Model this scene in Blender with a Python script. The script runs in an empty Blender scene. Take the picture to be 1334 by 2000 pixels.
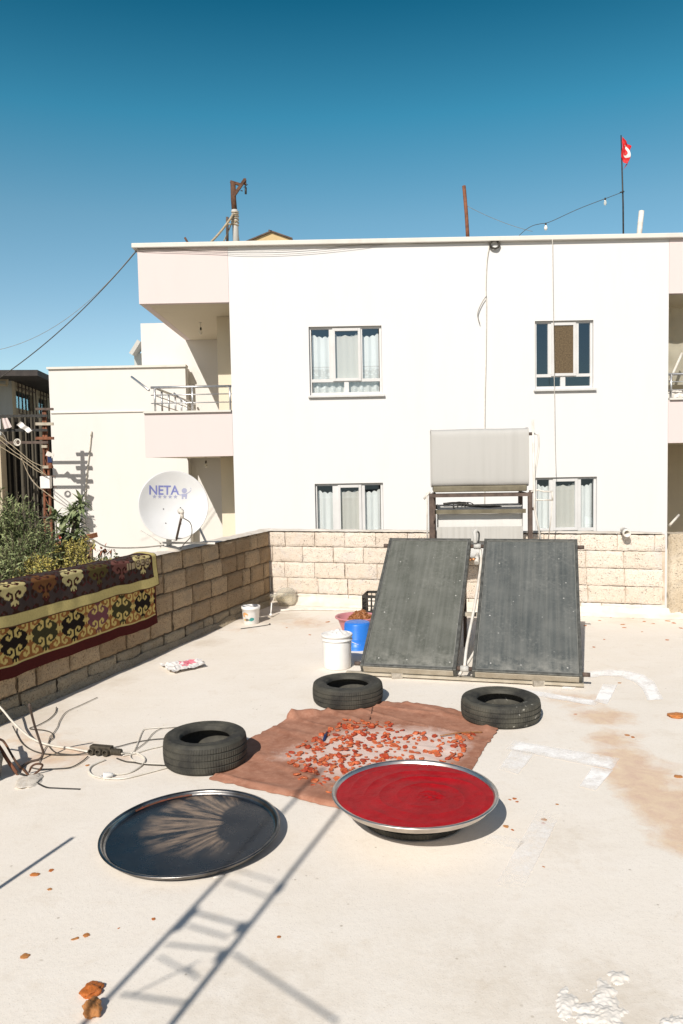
import bpy, math, random
from mathutils import Vector, Matrix, noise
random.seed(7)
sc = bpy.context.scene
COL = sc.collection
R = math.radians
# ------------------------------------------------------------------ camera model (photo 1334 x 2000)
FPX, CAMH = 1540.0, 1.8
PITCH = math.atan(97 / FPX); ROLL = 0.019
FWD = Vector((0, math.cos(PITCH), -math.sin(PITCH)))
_r0 = Vector((1, 0, 0)); _u0 = Vector((0, math.sin(PITCH), math.cos(PITCH)))
RGT = _r0 * math.cos(ROLL) - _u0 * math.sin(ROLL)
UPV = _u0 * math.cos(ROLL) + _r0 * math.sin(ROLL)
CAM = Vector((0, 0, CAMH))
def ray(px, py): return FWD + RGT * ((px - 667) / FPX) + UPV * ((1000 - py) / FPX)
def G(px, py, z=0.0):
    d = ray(px, py); return CAM + d * ((z - CAMH) / d.z)
def F(px, py, Y):
    d = ray(px, py); return CAM + d * (Y / d.y)
cam_d = bpy.data.cameras.new('camera'); cam = bpy.data.objects.new('camera', cam_d); COL.objects.link(cam)
cam_d.sensor_fit = 'VERTICAL'; cam_d.sensor_height = 36; cam_d.sensor_width = 24
cam_d.lens = FPX / 2000 * 36; cam_d.clip_end = 2000; cam_d.clip_start = 0.05
cam.matrix_world = Matrix(((RGT.x, UPV.x, -FWD.x, 0), (RGT.y, UPV.y, -FWD.y, 0), (RGT.z, UPV.z, -FWD.z, CAMH), (0, 0, 0, 1)))
sc.camera = cam
# ------------------------------------------------------------------ light
AZ, EL = R(20.2), R(37.5)                      # light travels towards azimuth AZ (right of +Y)
LDIR = Vector((math.sin(AZ) * math.cos(EL), math.cos(AZ) * math.cos(EL), -math.sin(EL)))
sd = bpy.data.lights.new('sun', 'SUN'); so = bpy.data.objects.new('sun', sd); COL.objects.link(so)
sd.energy = 5.0; sd.angle = R(0.53); sd.color = (1.0, 0.945, 0.87)
so.rotation_euler = LDIR.to_track_quat('-Z', 'Y').to_euler()
so.location = (-4, -12, 12)
w = bpy.data.worlds.new('World'); sc.world = w; w.use_nodes = True
nt = w.node_tree; nt.nodes.clear()
def wn(t): return nt.nodes.new(t)
sky = wn('ShaderNodeTexSky'); sky.sky_type = 'NISHITA'; sky.sun_disc = False
sky.sun_elevation = EL; sky.sun_rotation = math.atan2(-LDIR.x, -LDIR.y); sky.altitude = 800; sky.air_density = 1.0; sky.dust_density = 0.6; sky.ozone_density = 1.5
tc = wn('ShaderNodeTexCoord'); sep = wn('ShaderNodeSeparateXYZ'); rmp = wn('ShaderNodeValToRGB')
nt.links.new(tc.outputs['Generated'], sep.inputs[0]); nt.links.new(sep.outputs['Z'], rmp.inputs[0])
SKYRAMP = [(0.0, (0.90, 0.96, 0.92)), (0.162, (0.84, 0.93, 0.86)), (0.288, (0.62, 0.91, 0.82)), (0.39, (0.24, 0.83, 0.79)), (0.506, (0.03, 0.47, 0.50)), (0.72, (0.42, 0.45, 0.43)), (1.0, (0.44, 0.45, 0.42))]  # last two stops, overhead, are greyed to warm the fill light
el = rmp.color_ramp.elements
el[0].position = 0; el[1].position = 1
for p, c in SKYRAMP[1:-1]: el.new(p)
for e, (p, c) in zip(el, SKYRAMP): e.position = p; e.color = (*c, 1)
mx = wn('ShaderNodeMix'); mx.data_type = 'RGBA'; mx.blend_type = 'MULTIPLY'; mx.inputs[0].default_value = 1
mr = wn('ShaderNodeMapRange'); mr.inputs[1].default_value = -0.15; mr.inputs[2].default_value = 0.25   # warm tint put into the sky's sun half to cut the blue fill
nt.links.new(sep.outputs['Y'], mr.inputs[0])
fill_mix = wn('ShaderNodeMix'); fill_mix.data_type = 'RGBA'; fill_mix.inputs[6].default_value = (0.66, 0.60, 0.54, 1)
nt.links.new(mr.outputs[0], fill_mix.inputs[0]); nt.links.new(rmp.outputs[0], fill_mix.inputs[7])
nt.links.new(sky.outputs[0], mx.inputs[6]); nt.links.new(fill_mix.outputs[2], mx.inputs[7])
bg = wn('ShaderNodeBackground'); bg.inputs[1].default_value = 0.14
out = wn('ShaderNodeOutputWorld'); nt.links.new(mx.outputs[2], bg.inputs[0]); nt.links.new(bg.outputs[0], out.inputs[0])
sc.view_settings.view_transform = 'Standard'; sc.view_settings.look = 'None'; sc.view_settings.exposure = 0
sc.render.engine = 'CYCLES'; sc.cycles.max_bounces = 8; sc.cycles.transparent_max_bounces = 12
# ------------------------------------------------------------------ materials
class NT:
    def __init__(s, name):
        s.m = bpy.data.materials.new(name); s.m.use_nodes = True; s.t = s.m.node_tree; s.t.nodes.clear()
        s.o = s.n('ShaderNodeOutputMaterial'); s.b = s.n('ShaderNodeBsdfPrincipled'); s.l(s.b.outputs[0], s.o.inputs[0])
        s.tc = s.n('ShaderNodeTexCoord'); s.co = s.tc.outputs['Object']
    def n(s, t, **k):
        q = s.t.nodes.new(t)
        for a, b in k.items(): setattr(q, a, b)
        return q
    def l(s, a, b): s.t.links.new(a, b)
    def mapping(s, scale=(1, 1, 1), src=None):
        m = s.n('ShaderNodeMapping'); m.inputs['Scale'].default_value = scale; s.l(src or s.co, m.inputs[0]); return m.outputs[0]
    def noise(s, scale, detail=4, rough=0.55, src=None, dist=0.0):
        q = s.n('ShaderNodeTexNoise'); q.inputs['Scale'].default_value = scale; q.inputs['Detail'].default_value = detail
        q.inputs['Roughness'].default_value = rough; q.inputs['Distortion'].default_value = dist; s.l(src or s.co, q.inputs['Vector']); return q.outputs['Fac']
    def voro(s, scale, src=None, feature='F1', rnd=1.0):
        q = s.n('ShaderNodeTexVoronoi', feature=feature); q.inputs['Scale'].default_value = scale; q.inputs['Randomness'].default_value = rnd; s.l(src or s.co, q.inputs['Vector']); return q.outputs['Distance']
    def ramp(s, fac, a, b):                    # 0..1 mask
        q = s.n('ShaderNodeMapRange'); q.inputs[1].default_value = a; q.inputs[2].default_value = b; s.l(fac, q.inputs[0]); return q.outputs[0]
    def math(s, op, a, b=None):
        q = s.n('ShaderNodeMath', operation=op)
        for i, x in enumerate((a, b)):
            if x is None: continue
            if isinstance(x, (int, float)): q.inputs[i].default_value = x
            else: s.l(x, q.inputs[i])
        return q.outputs[0]
    def mix(s, fac, a, b, mode='MIX'):
        q = s.n('ShaderNodeMix', data_type='RGBA', blend_type=mode)
        if isinstance(fac, (int, float)): q.inputs[0].default_value = fac
        else: s.l(fac, q.inputs[0])
        for i, x in ((6, a), (7, b)):
            if isinstance(x, tuple): q.inputs[i].default_value = (*x, 1)
            else: s.l(x, q.inputs[i])
        return q.outputs[2]
    def attr(s, name, out='Color'):
        q = s.n('ShaderNodeAttribute', attribute_name=name); return q.outputs[out]
    def sepx(s, c):
        q = s.n('ShaderNodeSeparateColor'); s.l(c, q.inputs[0]); return q.outputs
    def bump(s, h, strength=0.3, dist=0.01):
        q = s.n('ShaderNodeBump'); q.inputs['Strength'].default_value = strength; q.inputs['Distance'].default_value = dist; s.l(h, q.inputs['Height'])
        s.l(q.outputs[0], s.b.inputs['Normal']); return q
    def done(s, col, rough=0.7, metal=0.0, spec=None):
        for x, k in ((col, 'Base Color'), (rough, 'Roughness'), (metal, 'Metallic')):
            if isinstance(x, tuple): s.b.inputs[k].default_value = (*x, 1)
            elif isinstance(x, (int, float)): s.b.inputs[k].default_value = x
            else: s.l(x, s.b.inputs[k])
        if spec is not None: s.b.inputs['Specular IOR Level'].default_value = spec
        return s.m
def simple(name, c1, c2=None, scale=8, rough=0.6, metal=0, bump=0.15, bscale=60, bdist=0.004, detail=5, spec=0.3):
    t = NT(name); c2 = c2 or tuple(x * 0.75 for x in c1)
    f = t.ramp(t.noise(scale, detail), 0.35, 0.65)
    col = t.mix(f, c1, c2)
    if bump: t.bump(t.noise(bscale, 3), bump, bdist)
    return t.done(col, rough, metal, spec)
def streaky(name, c1, c2, sx=9, sz=0.6, rough=0.8, amt=1.0, bump=0.1, bscale=90):
    t = NT(name); s = t.noise(1.0, 5, 0.6, t.mapping((sx, sx, sz)))
    big = t.noise(0.7, 4)
    f = t.math('MULTIPLY', t.ramp(s, 0.45, 0.75), t.ramp(big, 0.35, 0.75))
    f = t.math('MULTIPLY', f, amt)
    col = t.mix(f, c1, c2); t.bump(t.noise(bscale, 3), bump, 0.004)
    return t.done(col, rough, 0, 0.2)
M = {}
M['white_wall'] = streaky('white_wall_paint', (0.735, 0.725, 0.71), (0.675, 0.655, 0.625), 3.0, 0.5, 0.85, 0.5)
M['cream_wall'] = streaky('cream_wall_paint', (0.715, 0.69, 0.65), (0.64, 0.605, 0.55), 2.5, 0.6, 0.85, 0.6)
M['pink_wall'] = streaky('pink_wall_paint', (0.705, 0.61, 0.585), (0.66, 0.565, 0.54), 3.0, 0.5, 0.85, 0.5)
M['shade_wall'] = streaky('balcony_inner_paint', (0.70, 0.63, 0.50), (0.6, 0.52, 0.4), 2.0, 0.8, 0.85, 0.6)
M['coping'] = streaky('coping_paint', (0.70, 0.67, 0.61), (0.55, 0.5, 0.43), 4, 3, 0.8, 0.8)
M['tank_white'] = streaky('white_painted_tank', (0.66, 0.65, 0.62), (0.55, 0.53, 0.49), 20, 0.6, 0.7, 0.5)
M['tank_grey'] = streaky('dull_zinc_sheet', (0.45, 0.44, 0.415), (0.37, 0.36, 0.335), 16, 0.7, 0.6, 0.6, 0.05)
M['pvc'] = simple('white_window_frame', (0.68, 0.67, 0.655), (0.62, 0.61, 0.59), 3, 0.4, 0, 0.03)
M['pipe_white'] = simple('white_pipe', (0.74, 0.71, 0.65), (0.58, 0.53, 0.46), 9, 0.5, 0, 0.1)
M['alu'] = simple('brushed_aluminium', (0.66, 0.66, 0.66), (0.56, 0.56, 0.56), 20, 0.38, 0.85, 0.05)
M['bead'] = simple('grey_sealing_bead', (0.22, 0.22, 0.20), (0.14, 0.14, 0.13), 9, 0.6, 0, 0)
M['band'] = simple('olive_shaded_steel', (0.20, 0.175, 0.12), (0.14, 0.12, 0.08), 9, 0.6, 0.1, 0.1)
M['galv'] = streaky('galvanised_sheet', (0.50, 0.485, 0.45), (0.36, 0.345, 0.31), 26, 1.0, 0.55, 0.9, 0.05)
M['rust'] = simple('rusty_iron', (0.16, 0.075, 0.04), (0.07, 0.04, 0.028), 14, 0.85, 0, 0.4)
M['rust_bright'] = simple('orange_rusty_iron', (0.27, 0.105, 0.055), (0.14, 0.06, 0.035), 10, 0.85, 0, 0.3)
M['rust_brown'] = simple('brown_painted_steel', (0.14, 0.10, 0.08), (0.075, 0.055, 0.045), 12, 0.7, 0, 0.2)
M['dark_steel'] = simple('dark_steel', (0.055, 0.052, 0.048), (0.03, 0.03, 0.028), 18, 0.5, 0.3, 0.1)
M['panel_frame'] = simple('collector_frame_steel', (0.15, 0.15, 0.135), (0.08, 0.08, 0.072), 20, 0.5, 0.4, 0.15)
M['beige_steel'] = simple('dusty_beige_metal', (0.50, 0.45, 0.36), (0.38, 0.33, 0.25), 9, 0.7, 0.1, 0.1)
M['black_plastic'] = simple('black_plastic', (0.028, 0.027, 0.025), (0.05, 0.047, 0.04), 22, 0.5, 0, 0.1)
M['cable_black'] = simple('black_cable_sheath', (0.045, 0.04, 0.035), (0.08, 0.07, 0.055), 20, 0.6, 0, 0)
M['cable_white'] = simple('white_cable_sheath', (0.72, 0.68, 0.60), (0.6, 0.55, 0.47), 20, 0.5, 0, 0)
M['cable_grey'] = simple('grey_cable_sheath', (0.32, 0.29, 0.25), (0.2, 0.18, 0.15), 20, 0.6, 0, 0)
M['white_plastic'] = simple('white_bucket_plastic', (0.82, 0.80, 0.77), (0.74, 0.71, 0.67), 7, 0.4, 0, 0.05)
M['blue_plastic'] = simple('blue_plastic', (0.03, 0.20, 0.68), (0.025, 0.16, 0.58), 8, 0.35, 0, 0.05)
M['pink_plastic'] = simple('pink_plastic', (0.60, 0.25, 0.26), (0.50, 0.20, 0.22), 8, 0.45, 0, 0.05)
M['curtain'] = streaky('net_curtain', (0.86, 0.85, 0.83), (0.78, 0.77, 0.74), 30, 0.3, 0.9, 0.7)
M['curtain_beige'] = streaky('beige_curtain', (0.68, 0.64, 0.585), (0.60, 0.555, 0.50), 30, 0.3, 0.9, 0.7)
def lace(zb, zt):
    t = NT('lace_curtain'); s = t.n('ShaderNodeSeparateXYZ'); t.l(t.co, s.inputs[0]); z = s.outputs[2]
    m = t.math('MULTIPLY', t.ramp(z, zt, zt - .05), t.ramp(t.voro(22, t.mapping((1, .05, 1))), .25, .55))
    b = t.math('MULTIPLY', t.ramp(t.math('SINE', t.math('MULTIPLY', z, 75)), .55, .9), t.ramp(z, zt + .10, zt + .02))
    c = t.mix(t.math('MULTIPLY', t.math('MAXIMUM', m, b), .42), (0.85, 0.84, 0.82), (0.40, 0.36, 0.31))
    return t.done(c, .9, 0, .1)
M['blind'] = simple('brown_window_screen', (0.16, 0.115, 0.065), (0.095, 0.068, 0.04), 38, 0.9, 0, 0.5, 120, 0.006)
M['rope'] = simple('pale_rope', (0.50, 0.42, 0.30), (0.32, 0.25, 0.16), 40, 0.9, 0, 0.5, 90)
M['concrete_chunk'] = simple('broken_concrete', (0.42, 0.38, 0.32), (0.25, 0.22, 0.18), 12, 0.95, 0, 0.8, 40, 0.012)
M['leaf_olive'] = simple('grey_green_leaves', (0.33, 0.365, 0.165), (0.13, 0.165, 0.065), 3, 0.6, 0, 0)
M['leaf_yellow'] = simple('yellow_green_leaves', (0.56, 0.47, 0.12), (0.36, 0.32, 0.09), 4, 0.6, 0, 0)
M['leaf_loquat'] = simple('long_green_leaves', (0.31, 0.34, 0.18), (0.13, 0.17, 0.07), 6, 0.5, 0, 0)
M['leaf_red'] = simple('red_brown_leaves', (0.30, 0.11, 0.065), (0.19, 0.10, 0.05), 5, 0.6, 0, 0)
M['bark'] = simple('grey_bark', (0.16, 0.125, 0.09), (0.09, 0.07, 0.05), 20, 0.9, 0, 0.5)
M['red_cloth'] = simple('red_flag_cloth', (0.66, 0.02, 0.02), (0.55, 0.02, 0.02), 10, 0.8, 0, 0.1)
def glass():
    t = NT('window_glass'); t.t.nodes.remove(t.b)
    tr = t.n('ShaderNodeBsdfTransparent'); tr.inputs[0].default_value = (0.92, 0.95, 0.95, 1)
    gl = t.n('ShaderNodeBsdfGlossy'); gl.inputs['Roughness'].default_value = 0.02; gl.inputs[0].default_value = (0.62, 0.86, 1, 1)
    fr = t.n('ShaderNodeLayerWeight'); fr.inputs[0].default_value = 0.5
    f = t.math('ADD', t.math('MULTIPLY', t.math('POWER', fr.outputs['Facing'], 3.0), 0.6), 0.17)
    ms = t.n('ShaderNodeMixShader'); t.l(f, ms.inputs[0]); t.l(tr.outputs[0], ms.inputs[1]); t.l(gl.outputs[0], ms.inputs[2]); t.l(ms.outputs[0], t.o.inputs[0]); return t.m
M['glass'] = glass()
def clear_glass(name, tint, rough=0.05, solid=0.1):
    t = NT(name); t.done(tint, rough, 0, 0.5)
    tr = t.n('ShaderNodeBsdfTransparent'); tr.inputs[0].default_value = (0.93, 0.92, 0.88, 1)
    lw = t.n('ShaderNodeLayerWeight'); lw.inputs[0].default_value = 0.35
    f = t.math('ADD', t.math('MULTIPLY', lw.outputs['Facing'], 0.55), solid)
    ms = t.n('ShaderNodeMixShader'); t.l(f, ms.inputs[0]); t.l(tr.outputs[0], ms.inputs[1]); t.l(t.b.outputs[0], ms.inputs[2]); t.l(ms.outputs[0], t.o.inputs[0]); return t.m
M['bottle_glass'] = clear_glass('clear_bottle_glass', (0.75, 0.72, 0.66))
M['plastic_film'] = clear_glass('clear_plastic_film', (0.62, 0.58, 0.46), 0.25, 0.45)
def floor_mat():
    t = NT('rooftop_concrete')
    big = t.noise(0.55, 5, 0.6); mid = t.noise(3.2, 6, 0.65); fine = t.noise(38, 4, 0.6); sp = t.noise(150, 2, 0.5)
    c = t.mix(t.ramp(big, 0.3, 0.7), (0.84, 0.775, 0.69), (0.785, 0.71, 0.61))
    c = t.mix(t.math('MULTIPLY', t.ramp(mid, 0.42, 0.72), 0.6), c, (0.86, 0.80, 0.72))
    c = t.mix(t.math('MULTIPLY', t.ramp(t.noise(5.5, 6, 0.7, dist=0.6), 0.56, 0.74), 0.30), c, (0.60, 0.49, 0.36))
    c = t.mix(t.math('MULTIPLY', t.ramp(fine, 0.5, 0.75), 0.20), c, (0.62, 0.54, 0.45))
    c = t.mix(t.math('MULTIPLY', t.ramp(sp, 0.60, 0.72), 0.35), c, (0.36, 0.31, 0.25))
    gv = t.math('MULTIPLY', t.ramp(t.voro(13), 0.10, 0.05), t.ramp(t.noise(2.1, 3), 0.50, 0.60))
    c = t.mix(t.math('MULTIPLY', gv, 0.55), c, (0.30, 0.24, 0.17))
    # trowel streaks
    st = t.noise(1.0, 4, 0.6, t.mapping((1.2, 14, 1)))
    c = t.mix(t.math('MULTIPLY', t.ramp(st, 0.5, 0.75), 0.22), c, (0.87, 0.81, 0.725))
    a = t.sepx(t.attr('stain'))
    n1 = t.noise(5, 7, 0.72, dist=0.8); n2 = t.noise(9, 7, 0.75, dist=0.5)
    so_ = t.ramp(t.math('SUBTRACT', t.math('ADD', a[0], n1), 0.62), 0.20, 0.58)
    so_ = t.math('MULTIPLY', so_, t.ramp(a[0], 0.02, 0.2))
    c = t.mix(t.math('MULTIPLY', so_, 0.62), c, t.mix(t.ramp(n2, 0.40, 0.66), (0.70, 0.475, 0.265), (0.56, 0.30, 0.175)))
    gr = t.math('MULTIPLY', t.ramp(t.math('SUBTRACT', t.math('ADD', a[1], n2), 0.62), 0.05, 0.55), t.ramp(a[1], 0.02, 0.3))
    c = t.mix(t.math('MULTIPLY', gr, 0.5), c, (0.52, 0.42, 0.30))
    h = t.math('ADD', t.math('MULTIPLY', fine, 0.25), t.math('ADD', t.math('MULTIPLY', mid, 0.6), t.math('MULTIPLY', sp, 0.12)))
    t.bump(h, 0.35, 0.012)
    return t.done(c, 0.88, 0, 0.25)
M['floor'] = floor_mat()
def block_mat(name, c1, c2, dark):
    t = NT(name)
    a = t.attr('tone', 'Fac')
    big = t.noise(2.2, 5, 0.6); fine = t.noise(70, 4, 0.7); pit = t.voro(55); pit2 = t.voro(120)
    c = t.mix(t.ramp(t.math('ADD', t.math('MULTIPLY', big, 0.7), t.math('MULTIPLY', a, 0.6)), 0.4, 0.9), c1, c2)
    c = t.mix(t.math('MULTIPLY', t.ramp(fine, 0.50, 0.66), 0.75), c, dark)
    pm = t.math('MULTIPLY', t.ramp(pit, 0.34, 0.12), t.ramp(t.noise(16, 3), 0.46, 0.6))
    c = t.mix(t.math('MULTIPLY', pm, 0.75), c, tuple(x * 0.4 for x in dark))
    sm_ = t.math('MULTIPLY', t.ramp(t.noise(3.3, 6, 0.7, dist=0.7), 0.52, 0.64), 0.65)
    c = t.mix(sm_, c, tuple(0.5 * (x + y) * k for x, y, k in zip(c1, c2, (0.84, 0.90, 1.0))))
    h = t.math('SUBTRACT', t.math('ADD', fine, t.math('MULTIPLY', t.noise(22, 4), 0.8)), t.math('ADD', t.math('MULTIPLY', pm, 0.9), t.math('MULTIPLY', t.ramp(pit2, 0.3, 0.0), 0.25)))
    t.bump(h, 0.8, 0.016)
    return t.done(c, 0.95, 0, 0.1)
M['block_shaded'] = block_mat('shaded_pumice_block', (0.50, 0.37, 0.235), (0.34, 0.24, 0.145), (0.15, 0.10, 0.058))  # rough pumice block with the left wall's shade put into its colour
M['block_sunlit'] = block_mat('sunlit_pumice_block', (0.80, 0.705, 0.60), (0.71, 0.61, 0.505), (0.54, 0.44, 0.34))  # same pumice block, the back wall's sunlight put into its colour
M['block_grey'] = block_mat('mortar_smeared_block', (0.42, 0.35, 0.25), (0.33, 0.265, 0.185), (0.18, 0.135, 0.085))
M['mortar'] = simple('recessed_mortar', (0.27, 0.215, 0.155), (0.13, 0.10, 0.07), 9, 0.95, 0, 0.6, 50, 0.01)
M['mortar_pale'] = simple('pale_mortar', (0.68, 0.58, 0.47), (0.44, 0.35, 0.26), 7, 0.95, 0, 0.6, 50, 0.01)
M['fillet'] = simple('cement_fillet', (0.74, 0.68, 0.60), (0.62, 0.55, 0.46), 5, 0.95, 0, 0.5, 40, 0.01)
M['pier'] = block_mat('stained_plaster_pier', (0.70, 0.61, 0.48), (0.52, 0.43, 0.31), (0.36, 0.28, 0.18))
def rubber(name, dust, scuff=0.0):
    t = NT(name)
    d = t.math('MULTIPLY', t.ramp(t.noise(7, 6, 0.65), 0.35, 0.7), dust)
    c = t.mix(d, (0.026, 0.025, 0.022), (0.15, 0.14, 0.105))
    if scuff:
        s = t.math('MULTIPLY', t.ramp(t.noise(26, 4, 0.6), 0.62, 0.68), t.ramp(t.noise(3, 2), 0.45, 0.6))
        c = t.mix(t.math('MULTIPLY', s, scuff), c, (0.5, 0.48, 0.42))
    t.bump(t.noise(45, 3), 0.25, 0.004)
    return t.done(c, 0.72, 0, 0.35)
M['rubber'] = rubber('dusty_tyre_rubber', 0.45); M['rubber_light'] = rubber('pale_dusty_tyre_rubber', 0.55, 0.6)
def steel_tray(name):
    t = NT(name); s = t.noise(1.0, 4, 0.6, t.mapping((6, 6, 90)))
    c = t.mix(t.ramp(t.noise(9, 4), 0.4, 0.7), (0.80, 0.73, 0.655), (0.60, 0.54, 0.48))
    rg = t.math('ADD', t.math('MULTIPLY', t.noise(14, 4), 0.22), 0.26)
    t.bump(s, 0.05, 0.002)
    return t.done(c, rg, 1.0)
M['tray_steel'] = steel_tray('scratched_steel'); M['tray_steel_dark'] = simple('tarnished_steel', (0.40, 0.375, 0.35), (0.16, 0.15, 0.14), 7, 0.3, 1.0, 0.1)
def collector_glass(name, stripe, tintA, tintB):
    t = NT(name)
    sepn = t.n('ShaderNodeSeparateXYZ'); t.l(t.attr('uvw', 'Vector'), sepn.inputs[0]); u, v = sepn.outputs[0], sepn.outputs[1]
    uv = t.n('ShaderNodeCombineXYZ'); t.l(u, uv.inputs[0]); t.l(v, uv.inputs[1]); uv = uv.outputs[0]
    wv = t.math('SINE', t.math('MULTIPLY', u, 2 * math.pi * stripe)); wv = t.ramp(wv, 0.2, 1.0)
    base = t.mix(t.ramp(t.noise(3.0, 5, 0.6, uv), 0.35, 0.7), tintA, tintB)
    base = t.mix(t.math('MULTIPLY', wv, 0.12), base, (0.17, 0.165, 0.145))
    strk = t.noise(1.0, 5, 0.65, t.mapping((30, 1.0, 1), uv))
    base = t.mix(t.math('MULTIPLY', t.ramp(strk, 0.42, 0.80), 0.42), base, (0.25, 0.25, 0.225))
    bl = t.math('MULTIPLY', t.ramp(t.noise(30, 5, 0.7, uv), 0.50, 0.68), t.ramp(t.noise(2.2, 3, 0.5, uv), 0.40, 0.62))
    base = t.mix(t.math('MULTIPLY', bl, 0.40), base, (0.27, 0.265, 0.24))
    spk = t.math('MULTIPLY', t.ramp(t.voro(15, uv), 0.13, 0.06), t.ramp(t.noise(9, 2, 0.5, uv), 0.54, 0.60))
    base = t.mix(t.math('MULTIPLY', spk, 0.8), base, (0.60, 0.58, 0.54))
    dk = t.math('MULTIPLY', t.ramp(t.voro(17, uv), 0.11, 0.06), t.ramp(t.noise(7, 2, 0.5, uv), 0.52, 0.6))
    base = t.mix(t.math('MULTIPLY', dk, 0.6), base, (0.03, 0.035, 0.035))
    ed = t.math('MULTIPLY', t.ramp(v, 0.22, 0.0), t.ramp(t.noise(6, 5, 0.7, uv), 0.42, 0.62))
    base = t.mix(t.math('MULTIPLY', ed, 0.55), base, (0.38, 0.365, 0.32))
    t.bump(t.noise(40, 3, 0.5, uv), 0.03, 0.003)
    return t.done(base, t.math('ADD', t.math('MULTIPLY', t.noise(6, 4, 0.6, uv), 0.35), 0.12), 0, 0.5)
M['collector_a'] = collector_glass('dusty_ribbed_collector_glass', 13, (0.088, 0.092, 0.076), (0.150, 0.152, 0.130))
M['collector_b'] = collector_glass('dusty_blue_black_collector_glass', 9, (0.072, 0.080, 0.078), (0.128, 0.133, 0.124))
def vcol(name, rough=0.85, bscale=300, bump=0.25, spec=0.1, var=0.35, vscale=60):
    t = NT(name); c = t.attr('col')
    c = t.mix(t.math('MULTIPLY', t.ramp(t.noise(vscale, 3), 0.35, 0.7), var), c, t.mix(1.0, c, (0.55, 0.5, 0.45), 'MULTIPLY'))
    t.bump(t.noise(bscale, 2), bump, 0.003); return t.done(c, rough, 0, spec)
M['rug'] = vcol('woven_rug', 0.95, 260, 0.5, 0.05)
M['printed'] = vcol('printed_surface', 0.55, 100, 0.05, 0.3, 0.12, 12)
def paste():
    t = NT('red_pepper_paste')
    c = t.mix(t.ramp(t.noise(14, 5, 0.7), 0.35, 0.65), (0.40, 0.006, 0.012), (0.28, 0.003, 0.007))
    c = t.mix(t.math('MULTIPLY', t.ramp(t.noise(260, 2), 0.56, 0.68), 0.45), c, (0.52, 0.03, 0.02))
    h = t.math('ADD', t.noise(190, 3, 0.6), t.math('MULTIPLY', t.noise(60, 4, 0.6), 0.7))
    t.bump(h, 0.40, 0.004)
    return t.done(c, 0.48, 0, 0.18)
M['paste'] = paste()
def tomato(name, c1, c2, c3=(0.30, 0.05, 0.02)):
    t = NT(name); oi = t.n('ShaderNodeObjectInfo')
    c = t.mix(t.ramp(t.noise(70, 4), 0.35, 0.65), c1, c2)
    c = t.mix(t.math('MULTIPLY', oi.outputs['Random'], 0.55), c, c3)
    t.bump(t.noise(130, 3), 0.5, 0.004); return t.done(c, 0.45, 0, 0.4)
M['tomato'] = tomato('dried_tomato', (0.54, 0.085, 0.028), (0.62, 0.20, 0.075))
M['tomato_red'] = tomato('dark_dried_tomato', (0.40, 0.03, 0.012), (0.47, 0.09, 0.03))
M['scrap'] = tomato('orange_dried_scrap', (0.60, 0.20, 0.03), (0.40, 0.075, 0.018), (0.52, 0.33, 0.13))
M['straw'] = tomato('dried_plant_pile', (0.42, 0.24, 0.09), (0.22, 0.10, 0.035))
def cloth_mat():
    t = NT('brown_cloth'); a = t.sepx(t.attr('stain'))
    c = t.mix(t.ramp(t.noise(6, 7, 0.7), 0.32, 0.68), (0.44, 0.22, 0.145), (0.30, 0.13, 0.08))
    c = t.mix(t.math('MULTIPLY', t.ramp(t.noise(26, 5, 0.7), 0.48, 0.7), 0.4), c, (0.54, 0.30, 0.21))
    wmask = t.math('MULTIPLY', t.ramp(t.math('ADD', a[0], t.math('MULTIPLY', t.noise(7, 7, 0.75, dist=0.5), 1.0)), 0.86, 1.35), t.ramp(a[0], 0.02, 0.3))
    c = t.mix(t.math('MULTIPLY', wmask, 0.75), c, (0.78, 0.65, 0.58))
    t.bump(t.math('ADD', t.noise(30, 5), t.math('MULTIPLY', t.noise(350, 2), 0.3)), 0.4, 0.006); return t.done(c, 0.85, 0, 0.15)
M['cloth'] = cloth_mat()
def worn_paint():
    t = NT('worn_white_paint'); t.done((0.97, 0.94, 0.90), 0.8, 0, 0.2)
    tr = t.n('ShaderNodeBsdfTransparent'); a = t.sepx(t.attr('stain'))
    f = t.ramp(t.math('ADD', t.math('ADD', t.math('MULTIPLY', t.noise(9, 7, 0.75), 1.0), t.math('MULTIPLY', t.noise(45, 4, 0.7), 0.22)), a[0]), 0.46, 1.0)
    ms = t.n('ShaderNodeMixShader'); t.l(f, ms.inputs[0]); t.l(tr.outputs[0], ms.inputs[1]); t.l(t.b.outputs[0], ms.inputs[2]); t.l(ms.outputs[0], t.o.inputs[0]); return t.m
M['worn_paint'] = worn_paint()
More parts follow.
